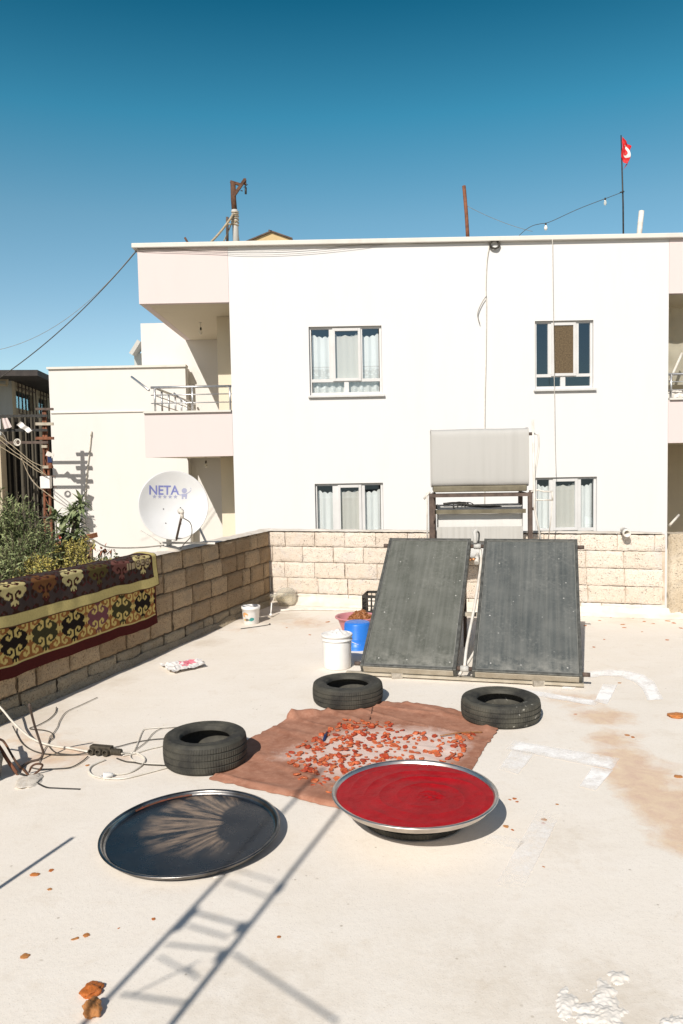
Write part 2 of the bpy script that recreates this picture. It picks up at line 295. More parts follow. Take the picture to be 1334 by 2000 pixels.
def tray_floor():
    # steel floor of the tray coated with a dark film, wiped clean in fan-shaped strokes
    t = NT('dark_film_on_steel'); v = t.attr('uvw', 'Vector'); s = t.n('ShaderNodeSeparateXYZ'); t.l(v, s.inputs[0])
    u, w_ = s.outputs[0], s.outputs[1]        # -1..1 in tray plane
    dx = t.math('SUBTRACT', u, 0.62); dy = t.math('SUBTRACT', w_, 0.22)
    ang = t.math('ARCTAN2', dy, dx); rad = t.math('POWER', t.math('ADD', t.math('MULTIPLY', dx, dx), t.math('MULTIPLY', dy, dy)), 0.5)
    cb = t.n('ShaderNodeCombineXYZ'); t.l(t.math('ABSOLUTE', ang), cb.inputs[0]); t.l(t.math('MULTIPLY', rad, 0.22), cb.inputs[1])
    stro = t.noise(7.5, 5, 0.6, cb.outputs[0])
    edge = t.math('ADD', t.math('ADD', t.math('MULTIPLY', rad, -1.0), 1.12), t.math('MULTIPLY', t.noise(5, 4), 0.35))
    m = t.math('MULTIPLY', t.ramp(edge, 0.0, 0.22), t.ramp(stro, 0.40, 0.60))
    m = t.math('MULTIPLY', m, t.ramp(t.math('ADD', w_, t.math('ADD', t.math('MULTIPLY', u, 0.15), t.math('MULTIPLY', t.noise(4, 4), 0.4))), -0.38, 0.02))
    m = t.math('MULTIPLY', m, t.ramp(t.math('SUBTRACT', t.math('ABSOLUTE', ang), t.math('MULTIPLY', t.ramp(rad, 0.5, 0.2), 1.6)), 1.75, 2.05))
    cr = t.math('MULTIPLY', t.ramp(t.voro(9, v), 0.12, 0.05), t.ramp(t.noise(30, 2, 0.5, v), 0.48, 0.6))
    c = t.mix(t.ramp(t.noise(4, 5), 0.35, 0.7), (0.010, 0.014, 0.020), (0.020, 0.024, 0.030))
    c = t.mix(t.math('MULTIPLY', cr, 0.35), c, (0.22, 0.23, 0.25))
    c = t.mix(t.math('MULTIPLY', m, 0.85), c, (0.30, 0.215, 0.15))
    return t.done(c, t.math('ADD', t.math('MULTIPLY', t.noise(12, 4), 0.25), 0.16), 0.0, 0.5)
M['tray_floor'] = tray_floor()
M['red_smear'] = simple('dried_red_smear', (0.16, 0.05, 0.03), (0.09, 0.04, 0.025), 20, 0.6, 0, 0.2)
M['ground'] = simple('street_ground', (0.34, 0.30, 0.25), (0.22, 0.19, 0.15), 0.4, 0.95, 0, 0.3, 6, 0.03)
M['roof_dark'] = simple('dark_sheet_roof', (0.035, 0.03, 0.028), (0.06, 0.05, 0.045), 5, 0.7, 0, 0.2)
M['house_beige'] = streaky('faded_beige_wall', (0.50, 0.43, 0.31), (0.33, 0.27, 0.18), 5, 0.8, 0.9, 0.9)
M['house_grey'] = streaky('pale_grey_wall', (0.44, 0.46, 0.44), (0.34, 0.34, 0.31), 5, 0.8, 0.9, 0.8)
M['sheet_dark'] = streaky('dark_weathered_sheet', (0.10, 0.088, 0.066), (0.035, 0.03, 0.024), 12, 0.5, 0.8, 1.0)
M['sheet_black'] = simple('black_backing_sheet', (0.018, 0.016, 0.014), (0.03, 0.026, 0.02), 6, 0.9, 0, 0.1)
M['dish'] = simple('dish_enamel', (0.70, 0.70, 0.695), (0.64, 0.635, 0.62), 4, 0.45, 0, 0.03)
M['blue_print'] = simple('blue_violet_print', (0.20, 0.22, 0.52), (0.22, 0.24, 0.5), 9, 0.6, 0, 0)
M['grey_print'] = simple('grey_violet_print', (0.36, 0.37, 0.52), (0.36, 0.37, 0.5), 9, 0.6, 0, 0)
M['terracotta'] = simple('orange_tile', (0.45, 0.19, 0.09), (0.34, 0.13, 0.06), 9, 0.85, 0, 0.3)
M['ochre'] = streaky('ochre_board', (0.58, 0.44, 0.24), (0.40, 0.28, 0.13), 6, 2, 0.85, 0.9)
M['plaster_crumb'] = simple('white_plaster_crumbs', (0.815, 0.765, 0.70), (0.77, 0.71, 0.63), 14, 0.95, 0, 0.5, 60, 0.006)
M['bulb'] = clear_glass('light_bulb_glass', (0.85, 0.82, 0.74), 0.1, 0.35)
M['brass'] = simple('brass_valve', (0.55, 0.28, 0.13), (0.4, 0.2, 0.1), 15, 0.4, 0.8, 0)
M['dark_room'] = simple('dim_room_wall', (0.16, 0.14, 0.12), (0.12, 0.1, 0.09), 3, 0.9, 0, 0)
M['navy'] = simple('navy_plastic', (0.02, 0.04, 0.12), (0.02, 0.03, 0.09), 9, 0.4, 0, 0)
M['brown_cloth_dark'] = simple('dark_brown_cable_tape', (0.05, 0.042, 0.03), (0.085, 0.07, 0.05), 30, 0.75, 0, 0.4)
# ------------------------------------------------------------------ mesh builder
class MB:
    def __init__(s): s.v, s.f, s.sm, s.att = [], [], [], {}
    def face(s, pts, sm=False):
        i = len(s.v); s.v += [Vector(p) for p in pts]; s.f.append(tuple(range(i, i + len(pts)))); s.sm.append(sm); return s
    def box(s, c, size, M3=None, taper=None):
        c = Vector(c); a, b, d = (x / 2 for x in size); i = len(s.v)
        for z in (-d, d):
            for x, y in ((-a, -b), (a, -b), (a, b), (-a, b)):
                k = taper if (taper and z > 0) else 1
                p = Vector((x * k, y * k, z)); s.v.append(c + (M3 @ p if M3 else p))
        for q in ((0, 3, 2, 1), (4, 5, 6, 7), (0, 1, 5, 4), (1, 2, 6, 5), (2, 3, 7, 6), (3, 0, 4, 7)):
            s.f.append(tuple(i + k for k in q)); s.sm.append(False)
        return s
    def bar(s, p, q, wd, ht, up=(0, 0, 1)):
        p, q = Vector(p), Vector(q); x = (q - p); L = x.length; x.normalize(); u = Vector(up)
        if abs(x.dot(u)) > 0.98: u = Vector((0, 1, 0))
        y = u.cross(x).normalized(); z = x.cross(y)
        return s.box((p + q) / 2, (L, wd, ht), Matrix((x, y, z)).transposed())
    def grid(s, fn, nu, nv, sm=True, wrap=False):
        i = len(s.v); cu = nu if wrap else nu + 1
        for a in range(cu):
            for b in range(nv + 1): s.v.append(Vector(fn(a / nu, b / nv)))
        for a in range(nu):
            for b in range(nv):
                a2 = (a + 1) % cu
                s.f.append((i + a * (nv + 1) + b, i + a2 * (nv + 1) + b, i + a2 * (nv + 1) + b + 1, i + a * (nv + 1) + b + 1)); s.sm.append(sm)
        return i
    def tube(s, pts, r, seg=8, cap=True, sm=True):
        pts = [Vector(p) for p in pts]; n = len(pts); rr = r if isinstance(r, (list, tuple)) else [r] * n
        i = len(s.v); t0 = (pts[1] - pts[0]).normalized(); ref = Vector((0, 0, 1)) if abs(t0.z) < 0.9 else Vector((1, 0, 0))
        nx = t0.cross(ref).normalized()
        for k, p in enumerate(pts):
            t = (pts[min(k + 1, n - 1)] - pts[max(k - 1, 0)]).normalized()
            nx = (nx - t * nx.dot(t)).normalized(); ny = t.cross(nx)
            for a in range(seg):
                th = 2 * math.pi * a / seg; s.v.append(p + (nx * math.cos(th) + ny * math.sin(th)) * rr[k])
        for k in range(n - 1):
            for a in range(seg):
                b = (a + 1) % seg; s.f.append((i + k * seg + a, i + k * seg + b, i + (k + 1) * seg + b, i + (k + 1) * seg + a)); s.sm.append(sm)
        if cap:
            s.f.append(tuple(i + a for a in range(seg))[::-1]); s.f.append(tuple(i + (n - 1) * seg + a for a in range(seg))); s.sm += [False, False]
        return s
    def lathe(s, prof, c=(0, 0, 0), seg=48, M3=None, sm=True, cap0=False, cap1=False):
        c = Vector(c); i = len(s.v); n = len(prof)
        for a in range(seg):
            th = 2 * math.pi * a / seg
            for (r, z) in prof:
                p = Vector((r * math.cos(th), r * math.sin(th), z)); s.v.append(c + (M3 @ p if M3 else p))
        for a in range(seg):
            b = (a + 1) % seg
            for k in range(n - 1): s.f.append((i + a * n + k, i + b * n + k, i + b * n + k + 1, i + a * n + k + 1)); s.sm.append(sm)
        if cap0: s.f.append(tuple(i + a * n for a in range(seg))[::-1]); s.sm.append(False)
        if cap1: s.f.append(tuple(i + a * n + n - 1 for a in range(seg))); s.sm.append(False)
        return s
    def mesh(s, name, off=Vector((0, 0, 0))):
        me = bpy.data.meshes.new(name); me.from_pydata([tuple(p - off) for p in s.v], [], s.f)
        me.polygons.foreach_set('use_smooth', s.sm)
        for k, (typ, data) in s.att.items():
            if typ == 'col':
                a = me.color_attributes.new(k, 'FLOAT_COLOR', 'POINT'); a.data.foreach_set('color', [x for c in data for x in (*c, 1.0)])
            elif typ == 'vec':
                a = me.attributes.new(k, 'FLOAT_VECTOR', 'POINT'); a.data.foreach_set('vector', [x for c in data for x in c])
            else:
                a = me.attributes.new(k, 'FLOAT', 'POINT'); a.data.foreach_set('value', data)
        me.update(); return me
def tag(o, label=None, cat=None, group=None, kind=None):
    if label: o['label'] = label
    if cat: o['category'] = cat
    if group: o['group'] = group
    if kind: o['kind'] = kind
    return o
def thing(name, label, cat, loc=(0, 0, 0), group=None):
    o = bpy.data.objects.new(name, None); COL.objects.link(o); o.location = loc; o.empty_display_size = 0.05; o['_w'] = list(loc)
    return tag(o, label, cat, group)
def put(name, mb, mat, parent=None, label=None, bevel=0, subsurf=0, loc=None):
    off = Vector(parent['_w']) if parent is not None else Vector(loc or (0, 0, 0))
    o = bpy.data.objects.new(name, mb.mesh(name, off)); COL.objects.link(o)
    mats = mat if isinstance(mat, list) else [mat]
    for m in mats: o.data.materials.append(M[m] if isinstance(m, str) else m)
    if parent is not None: o.parent = parent
    else: o.location = off
    o['_w'] = list(off)
    if label: o['label'] = label
    if bevel:
        b = o.modifiers.new('bevel', 'BEVEL'); b.width = bevel; b.segments = 2; b.limit_method = 'ANGLE'; b.angle_limit = R(40)
    return o
def solo(name, mb, mat, label, cat, group=None, bevel=0, loc=None):
    return tag(put(name, mb, mat, None, None, bevel, 0, loc), label, cat, group)
def struct(name, mb, mat): return tag(put(name, mb, mat), kind='structure')
def cat_rom(pts, n=6):
    P = [Vector(p) for p in pts]; P = [P[0] * 2 - P[1]] + P + [P[-1] * 2 - P[-2]]; o = []
    for i in range(1, len(P) - 2):
        for k in range(n):
            t = k / n; a, b, c, d = P[i - 1:i + 3]
            o.append(0.5 * (2 * b + (c - a) * t + (2 * a - 5 * b + 4 * c - d) * t * t + (3 * b - a - 3 * c + d) * t ** 3))
    return o + [P[-2]]
def sag(p, q, s, n=14):
    p, q = Vector(p), Vector(q); return [p.lerp(q, k / n) - Vector((0, 0, s * 4 * (k / n) * (1 - k / n))) for k in range(n + 1)]
def nz(x, y, z=0.0): return noise.noise((x, y, z))
def copy_tree(o, loc, rz=0, label=None, sc_=1.0):
    c = o.copy(); COL.objects.link(c); c.location = loc; c.rotation_euler = (c.rotation_euler[0], c.rotation_euler[1], rz); c['_w'] = list(loc)
    if label: c['label'] = label
    for ch in o.children:
        d = ch.copy(); COL.objects.link(d); d.parent = c
        for g in ch.children:
            e = g.copy(); COL.objects.link(e); e.parent = d
    return c
# ------------------------------------------------------------------ terrace: walls and floor
A1, A2 = R(18.5), R(17.0)
CN = G(530, 1178)                              # inside corner of the two parapets
DL = Vector((-math.sin(A1), -math.cos(A1), 0)); NL = Vector((math.cos(A1), -math.sin(A1), 0))    # left parapet: runs towards viewer, faces right
DB = Vector((math.cos(A2), -math.sin(A2), 0)); NB = Vector((-math.sin(A2), -math.cos(A2), 0))    # back parapet: runs right, faces viewer
def blob(p, c, r): return max(0.0, 1 - (Vector((p.x - c.x, p.y - c.y)).length / r) ** 1.5)
ORANGE = [(1120, 1365, .35, .7), (1180, 1400, .35, .8), (1195, 1445, .28, .8), (1215, 1480, .30, .9), (1250, 1520, .34, 1), (1290, 1560, .32, 1), (1330, 1590, .35, 1), (1290, 1500, .4, .5), (1340, 1640, .3, .8), (1240, 1440, .22, .5),
          (110, 1475, .45, .7), (60, 1440, .4, .55), (230, 1480, .3, .5), (330, 1420, .18, .35), (600, 1215, .6, .6), (470, 1230, .5, .4), (700, 1240, .6, .5)]
GRIME = [(520, 1205, .6, .8), (400, 1255, .35, .6), (230, 1330, .3, .5), (60, 1400, .5, .6), (1230, 1210, .5, .5), (900, 1200, .8, .5), (1300, 1960, .5, .3), (1000, 1900, .6, .35), (500, 1950, .6, .35), (1180, 1960, .4, .5), (1100, 1640, .4, .35)]
OB = [(G(a, b), r, k) for a, b, r, k in ORANGE]; GB = [(G(a, b), r, k) for a, b, r, k in GRIME]
mb = MB(); NXF, NYF = 170, 170
X0, X1, Y0, Y1 = -4.6, 7.5, -3.5, 11.5
def floor_pt(u, v): return Vector((X0 + (X1 - X0) * u, Y0 + (Y1 - Y0) * v, 0))
fv = []; st = []
idx = {}
for a in range(NXF + 1):
    for b in range(NYF + 1):
        p = floor_pt(a / NXF, b / NYF)
        r = p - CN; sl = r.dot(NL); sb = r.dot(NB)
        if sl < -0.25 or sb < -0.25: continue
        idx[(a, b)] = len(mb.v); mb.v.append(p)
        st.append((max([k * blob(p, c, rr) for c, rr, k in OB]), max([k * blob(p, c, rr) for c, rr, k in GB] + [0.55 * max(0, 1 - sl / 0.35)]), 0))
for a in range(NXF):
    for b in range(NYF):
        q = [(a, b), (a + 1, b), (a + 1, b + 1), (a, b + 1)]
        if all(k in idx for k in q): mb.f.append(tuple(idx[k] for k in q)); mb.sm.append(False)
mb.att['stain'] = ('col', st)
struct('terrace_floor', mb, 'floor')
mb = MB()
LW0 = CN - NL * 0.24
pl = [CN - NL * .22 - NB * .22, CN + DB * 7.8 - NB * .22, Vector((7.4, -3.4, 0)), CN + DL * 15.0 - NL * .22]
pl[3] = CN + DL * 14.5 - NL * 0.22
bz = -4.5
for k in range(4):
    p, q = pl[k], pl[(k + 1) % 4]; mb.face([p + Vector((0, 0, bz)), q + Vector((0, 0, bz)), q - Vector((0, 0, .03)), p - Vector((0, 0, .03))])
mb.face([p - Vector((0, 0, .03)) for p in pl])
struct('terrace_base', mb, 'house_beige')
mb = MB(); mb.face([(-400, -400, -4.5), (400, -400, -4.5), (400, 900, -4.5), (-400, 900, -4.5)]); struct('ground', mb, 'ground')

def block_wall(name, label, O, D, N, length, courses, warm, pale_bottom, thick=0.19, seed=1, topn=0.012):
    rnd = random.Random(seed); th = thing(name, label, 'wall', O)
    core = MB(); blk = MB(); gry = MB(); tb, tg = [], []
    H = courses[-1][1]
    ctr = O + D * (length / 2) - N * (thick / 2 + 0.013) + Vector((0, 0, (H - 0.012) / 2))
    core.box(ctr, (length, thick - 0.026, H - 0.012), Matrix((D, -N, Vector((0, 0, 1)))).transposed())
    for ci, (z0, z1, bl, grey) in enumerate(courses):
        s = -rnd.random() * bl * 0.8 if ci % 2 else -0.02
        if ci == 1: s = -0.5 * bl
        while s < length:
            L = bl * (0.97 + 0.06 * rnd.random())
            if rnd.random() < 0.14: L *= 0.55
            a, b = max(s, 0.0), min(s + L, length); s += L
            if b - a < 0.06: continue
            g = (0.003 + rnd.random() * 0.008) * (1 if warm else .55); za, zb = z0 + 0.002 + rnd.random() * 0.004, z1 - (0.003 + rnd.random() * 0.006) * (1 if warm else .5)
            outp = rnd.uniform(-0.006, 0.008); tilt = rnd.uniform(-0.012, 0.012); tone = rnd.random(); sd_ = rnd.random() * 50
            tgt, tl = (gry, tg) if grey else (blk, tb)
            nu, nv = max(6, int((b - a) / 0.022)), 9
            aa, bb = a + g, b - g
            i0 = len(tgt.v)
            def fn(u, v, aa=aa, bb=bb, za=za, zb=zb, outp=outp, tilt=tilt, sd_=sd_):
                x = aa + (bb - aa) * u; z = za + (zb - za) * v
                e = min(u * (bb - aa), (1 - u) * (bb - aa), v * (zb - za), (1 - v) * (zb - za))
                rough = noise.noise((x * 14 + sd_, z * 14, sd_)) * 0.006 + noise.noise((x * 40 + sd_, z * 40, 3)) * 0.003
                y = outp + tilt * (u - .5) + rough
                if e < 0.004:
                    y -= (0.012 if warm else 0.006) + abs(noise.noise((x * 30, z * 30, sd_))) * (0.024 if warm else .012)
                    x += noise.noise((x * 22, z * 22, sd_ + 9)) * 0.006; z += noise.noise((x * 22, z * 22, sd_ + 5)) * 0.006
                return O + D * x + N * y + Vector((0, 0, z))
            tgt.grid(fn, nu, nv)
            # close the block: sides, back, top
            P = [O + D * x + N * y + Vector((0, 0, z)) for x in (aa, bb) for y in (-thick, -0.014) for z in (za, zb)]
            for q in ((0, 1, 3, 2), (4, 6, 7, 5), (0, 2, 6, 4), (1, 5, 7, 3), (0, 4, 5, 1)): tgt.face([P[k] for k in q])
            tl += [tone] * (len(tgt.v) - i0)
    blk.att['tone'] = ('f', tb); gry.att['tone'] = ('f', tg)
    put('mortar', core, 'mortar' if warm else 'mortar_pale', th)
    put('blockwork', blk, 'block_shaded' if warm else 'block_sunlit', th)
    if gry.v: put('base_course', gry, 'block_grey' if warm else 'fillet', th)
    return th
LC = [(0.0, 0.145, 0.40, True), (0.145, 0.345, 0.40, False), (0.345, 0.545, 0.40, False), (0.545, 0.745, 0.40, False), (0.745, 0.935, 0.40, False)]
lw = block_wall('parapet_wall', 'rough brown block parapet on the left with the patterned rug over it', CN - NB * 0.0, DL, NL, 12.5, LC, True, False, seed=3)
BC = [(0.0, 0.14, 0.42, True), (0.14, 0.34, 0.405, False), (0.34, 0.54, 0.405, False), (0.54, 0.74, 0.405, False), (0.74, 0.925, 0.405, False)]
bw = block_wall('parapet_wall', 'sunlit pale block parapet at the back behind the solar panels', CN - DB * 0.19, DB, NB, 4.92, BC, False, True, seed=8)
# cement fillet along the base of the back wall and smears on top
mb = MB()
def fil(u, v):
    s = u * 7.6 - 0.0; w = 0.10 + 0.03 * nz(s * 2.3, 1.7) ; h = 0.105 + 0.03 * nz(s * 3.1, 8.2)
    pr = [(0.006, h), (0.022, h * 0.75), (w * 0.45, h * 0.42), (w * 0.8, 0.03), (w * 1.25, 0.002)]
    k = v * 4; i = min(int(k), 3); f = k - i; a, b = pr[i], pr[i + 1]
    return CN + DB * s + NB * (a[0] + (b[0] - a[0]) * f + 0.006 * nz(s * 18, v * 5)) + Vector((0, 0, a[1] + (b[1] - a[1]) * f + 0.004 * nz(s * 25, v * 7)))
mb.grid(fil, 240, 8); put('cement_fillet', mb, 'fillet', bw)
mb = MB()
def fil2(u, v):
    s = u * 9.0; w = 0.05 + 0.03 * nz(s * 2.9, 4.7); h = 0.05 + 0.03 * nz(s * 3.7, 2.2)
    return CN + DL * s + NL * (0.008 + w * v + 0.005 * nz(s * 20, v * 4, 2)) + Vector((0, 0, h * (1 - v) ** 1.4 + 0.002))
mb.grid(fil2, 240, 5); put('cement_fillet', mb, 'block_grey', lw)
mb = MB()
for O, D, N, a, b in ((CN, DL, NL, -0.18, 9.0), (CN, DB, NB, -0.18, 4.7)):
    def cap(u, v, O=O, D=D, N=N, a=a, b=b):
        s = a + (b - a) * u; e = abs(v - .5) * 2
        return O + D * s - N * (-0.002 + 0.186 * v) + Vector((0, 0, 0.938 + (0.014 + 0.014 * nz(s * 4, v * 2, 6)) * (1 - e ** 4) + 0.005 * nz(s * 18, v * 8)))
    mb = MB(); mb.grid(cap, 200, 6); put('mortar_cap', mb, 'fillet', lw if D is DL else bw)
# plastered pier at the right end of the back wall
pr_t = thing('plastered_pier', 'crumbling stained plaster pier at right end of the back parapet', 'pier', CN + DB * 4.76)
mb = MB(); tn = []
def pier(u, v):
    s = 4.755 + u * 3.0; z = v * 0.945
    y = 0.03 + 0.016 * nz(s * 5, z * 5, 3) + 0.008 * nz(s * 19, z * 19, 5)
    if u < 0.008: y -= 0.05
    return CN + DB * s + NB * y + Vector((0, 0, z + (0.012 * nz(s * 8, 1) if v > 0.98 else 0)))
mb.grid(pier, 120, 30); mb.grid(lambda u, v: CN + DB * (4.755 + u * 3.0) + NB * (0.03 + 0.016 * nz((4.755 + u * 3) * 5, 0.945 * 5, 3) + 0.008 * nz((4.755 + u * 3) * 19, .945 * 19, 5) - v * 0.23) + Vector((0, 0, .945 + 0.012 * nz((4.755 + 3 * u) * 8, 1))), 120, 4)
mb.att['tone'] = ('f', [0.5 + 0.5 * nz(p.x * 3, p.z * 3) for p in mb.v]); put('plaster_body', mb, 'pier', pr_t)
mb = MB(); mb.box(CN + DB * 6.3 - NB * 0.1 + Vector((0, 0, .46)), (3.0, .19, .92), Matrix((DB, -NB, Vector((0, 0, 1)))).transposed()); put('core', mb, 'mortar_pale', pr_t)
# white drain spout through the back wall
def on_back(px, py, off=0.0):                  # point on back wall plane
    d = ray(px, py); t = ((CN + NB * off) - CAM).dot(NB) / d.dot(NB); return CAM + d * t
p = on_back(1221, 1038); t_ = thing('drain_spout', 'short white plastic pipe elbow sticking out of the back parapet', 'drain pipe', p)
mb = MB(); q = p + NB * 0.09
mb.tube([p - NB * .05, p + NB * .05], 0.034, 16); put('pipe_stub', mb, 'pipe_white', t_)
mb = MB(); e1 = q + DB * 0.03 + NB * 0.03 + Vector((0, 0, -0.012))
mb.lathe([(0.03, -.07), (0.032, 0.0), (0.043, 0.002), (0.043, 0.04), (0.030, 0.04), (0.026, 0.0), (0.02, -.03)], q, 20, Matrix((DB, Vector((0, 0, 1)), (NB + DB * .45 - Vector((0, 0, .35))).normalized())).transposed()); put('elbow', mb, 'pipe_white', t_)
# white hose along the foot of the back wall
mb = MB(); pts = [G(px, py, 0.015) for px, py in ((548, 1192), (600, 1190), (660, 1191), (720, 1192), (860, 1195), (1000, 1196), (1140, 1199), (1210, 1201), (1270, 1200), (1340, 1203), (1420, 1206))]
mb.tube(cat_rom(pts), 0.013, 8); solo('water_pipe', mb, 'pipe_white', 'thin white water pipe along foot of the back parapet', 'pipe')
# painted marks on the floor
mk = MB(); mst = []
def mark(quad, k=0.25, nu=14, nv=5):
    P = [G(a, b, 0.004) for a, b in quad]; i = len(mk.v)
    mk.grid(lambda u, v: (P[0].lerp(P[1], u)).lerp(P[3].lerp(P[2], u), v) + Vector((0.006 * nz(u * 9 + v, k * 9), 0.006 * nz(u * 8, v * 8 + k), 0)), nu, nv, False)
    for a in range(nu + 1):
        for b in range(nv + 1): mst.append((k - (0.25 if (a in (0, nu) and nu > 5) or b in (0, nv) else 0), 0, 0))
mark([(1003, 1446), (1211, 1481), (1196, 1503), (988, 1463)], 0.30)
mark([(1001, 1463), (1046, 1471), (1012, 1512), (973, 1501)], 0.22)
mark([(1157, 1498), (1198, 1504), (1163, 1544), (1131, 1535)], 0.35)
mark([(1052, 1580), (1098, 1588), (1020, 1742), (966, 1726)], 0.12)
mark([(1000, 1342), (1174, 1369), (1162, 1379), (990, 1350)], 0.28)
mark([(1112, 1329), (1140, 1328), (1120, 1348), (1092, 1347)], 0.30)
mark([(1178, 1335), (1206, 1338), (1186, 1376), (1160, 1370)], 0.36)
mark([(940, 1650), (1010, 1660), (1030, 1640), (960, 1625)], 0.05)
arc = [((1148, 1325), (1146, 1312)), ((1180, 1320), (1180, 1308)), ((1212, 1322), (1220, 1309)), ((1238, 1332), (1256, 1317)), ((1254, 1345), (1278, 1332)), ((1264, 1368), (1296, 1366))]
for (a, b), (c, d) in zip(arc[:-1], arc[1:]): mark([a, c, d, b], 0.36, 4, 4)
mk.att['stain'] = ('col', mst); struct('painted_marking', mk, 'worn_paint')
# ------------------------------------------------------------------ tyres
def make_tyre(name, label, c, Ro, W, mat, rz=0, group='old car tyres used as weights', tilt=0):
    th = thing(name, label, 'tyre', c, group); c = Vector(c)
    hw = W / 2; Ri = Ro * 0.60
    prof = []
    # cross-section (r, z): bead -> sidewall -> shoulder -> tread with grooves -> shoulder -> sidewall -> bead
    prof += [(Ri * 0.985, -hw * .60), (Ri, -hw * .80), (Ri * 1.05, -hw * .90), (Ri * 1.12, -hw * .93), (Ri * 1.13, -hw * 0.97), (Ri * 1.28, -hw * 1.0), (Ro * .885, -hw * .99), (Ro * .89, -hw * 1.005), (Ro * .91, -hw * .985), (Ro * .955, -hw * .90), (Ro * .975, -hw * .80)]
    up = [(r, -z) for r, z in reversed(prof)]
    body = MB(); M3 = Matrix.Rotation(tilt, 3, 'Y') @ Matrix.Rotation(rz, 3, 'Z')
    cc = c + Vector((0, 0, hw * 1.006))
    body.lathe(prof, cc, 72, M3); body.lathe(up, cc, 72, M3)
    inner = [(Ri * .985, hw * .60), (Ri * 1.08, hw * .62), (Ro * .86, hw * .72), (Ro * .91, 0), (Ro * .86, -hw * .72), (Ri * 1.08, -hw * .62), (Ri * .985, -hw * .60)]
    body.lathe(inner, cc, 72, M3)
    put('sidewall', body, mat, th)
    tr = MB(); ng = 72
    zs = [-.80, -.50, -.46, -.42, -.38, -.06, -.02, .02, .06, .38, .42, .46, .50, .80]
    gz = {3: 1, 2: 1, 6: 1, 7: 1, 10: 1, 11: 1}
    n = len(zs); i0 = 0
    rnd = random.Random(int(Ro * 1000) + int(rz * 100))
    seg = 288
    for a in range(seg):
        thh = 2 * math.pi * a / seg
        for k, z in enumerate(zs):
            r = Ro * (1 - 0.025 * (abs(z) / .8) ** 2.5)
            if k in gz: r -= 0.007
            elif a % 3 == 0 and k in (0, 1, 4, 5, 8, 9, 12, 13): r -= 0.002
            sk = thh + 0.02 * z * (1 if z > 0 else -1)
            tr.v.append(cc + M3 @ Vector((r * math.cos(sk), r * math.sin(sk), z * hw)))
    for a in range(seg):
        b = (a + 1) % seg
        for k in range(n - 1): tr.f.append((a * n + k, b * n + k, b * n + k + 1, a * n + k + 1)); tr.sm.append(False)
    put('tread', tr, mat, th)
    return th
def tyre_at(px, pyb, wpx, W, **k):             # px centre, bottom edge y, width in px
    f = G(px, pyb); Zc = f.y + wpx / 2 * f.y / FPX; Ro = wpx / 2 * Zc / FPX
    for _ in range(4): Zc = f.y + Ro; Ro = wpx / 2 * math.sqrt(max(Zc * Zc - Ro * Ro, .1)) / FPX
    return Vector((f.x * Zc / f.y, Zc, 0)), Ro
c1, r1 = tyre_at(680, 1391, 140, .15); c2, r2 = tyre_at(978, 1428, 157, .15); c3, r3 = tyre_at(403, 1520, 166, .17)
make_tyre('tyre', 'old black tyre at the far edge of the brown cloth, nearest the white bucket', c1 + Vector((0, 0, .004)), r1, .150, 'rubber', .3)
make_tyre('tyre', 'dusty pale tyre with whitish scuffs at right corner of the brown cloth', c2 + Vector((0, 0, .004)), r2, .148, 'rubber_light', 1.1)
make_tyre('tyre', 'black tyre beside the power strip at left corner of the brown cloth', c3 + Vector((0, 0, .004)), r3, .175, 'rubber', 2.0)
# ------------------------------------------------------------------ trays
def make_tray(name, label, c, Rr, depth, M3, floor_mat_, cat='tray', wl=.034, rim_mat='tray_steel'):
    th = thing(name, label, cat, c); c = Vector(c)
    rb = Rr - wl
    prof = [(rb, 0.004), (rb + 0.008, 0.006), (rb + 0.013, 0.014), (Rr - 0.013, depth * .80), (Rr - 0.009, depth * .93), (Rr - 0.004, depth), (Rr + 0.003, depth * .99), (Rr + 0.007, depth * .94), (Rr + 0.007, depth * .86), (Rr + 0.002, depth * .80), (Rr - 0.005, depth * .80), (Rr - 0.012, depth * .68), (rb + 0.010, 0.002), (rb, -0.001)]
    rim = MB(); rim.lathe(prof, c, 128, M3); put('rim', rim, rim_mat, th)
    fl = MB(); uv = []
    for sgn, z in ((1, 0.004), (-1, -0.001)):
        i = len(fl.v); rings = 20
        for k in range(rings + 1):
            for a in range(96):
                q = 2 * math.pi * a / 96; r = rb * k / rings
                x, y = r * math.cos(q), r * math.sin(q)
                fl.v.append(c + M3 @ Vector((x, y, z + 0.0025 * nz(x * 6, y * 6, Rr)))); uv.append((x / rb, y / rb, 0))
        for k in range(rings):
            for a in range(96):
                b = (a + 1) % 96; f = (i + k * 96 + a, i + (k + 1) * 96 + a, i + (k + 1) * 96 + b, i + k * 96 + b)
                fl.f.append(f if sgn > 0 else f[::-1]); fl.sm.append(True)
    fl.att['uvw'] = ('vec', uv); put('tray_floor', fl, floor_mat_, th)
    return th, rb
# empty dark tray, lying slightly tilted on the floor
ct = Vector(((371 - 667) / FPX * 3.80 + .0, 3.80, 0.016)); 
MT = Matrix.Rotation(R(1.6), 3, 'X') @ Matrix.Rotation(R(-1.4), 3, 'Y')
tb_, rb_ = make_tray('round_tray', 'large dark steel tray wiped in fan strokes, lying empty on the concrete', ct + Vector((-0.024, -0.100, 0.010)), 0.424, 0.028, MT, 'tray_floor', 'tray', .026, 'tray_steel_dark')
sm = MB()
for k in range(3):
    a0 = R(100 + 14 * k); i = len(sm.v)
    sm.grid(lambda u, v, a0=a0, k=k: Vector(tb_['_w']) + MT @ Vector(((rb_ + 0.006 + 0.012 * v + .004 * nz(u * 9, k)) * math.cos(a0 + u * R(16)), (rb_ + 0.006 + 0.012 * v + .004 * nz(u * 9, k)) * math.sin(a0 + u * R(16)), 0.0085 + 0.010 * v)), 10, 2)
put('dried_smear', sm, 'red_smear', tb_)
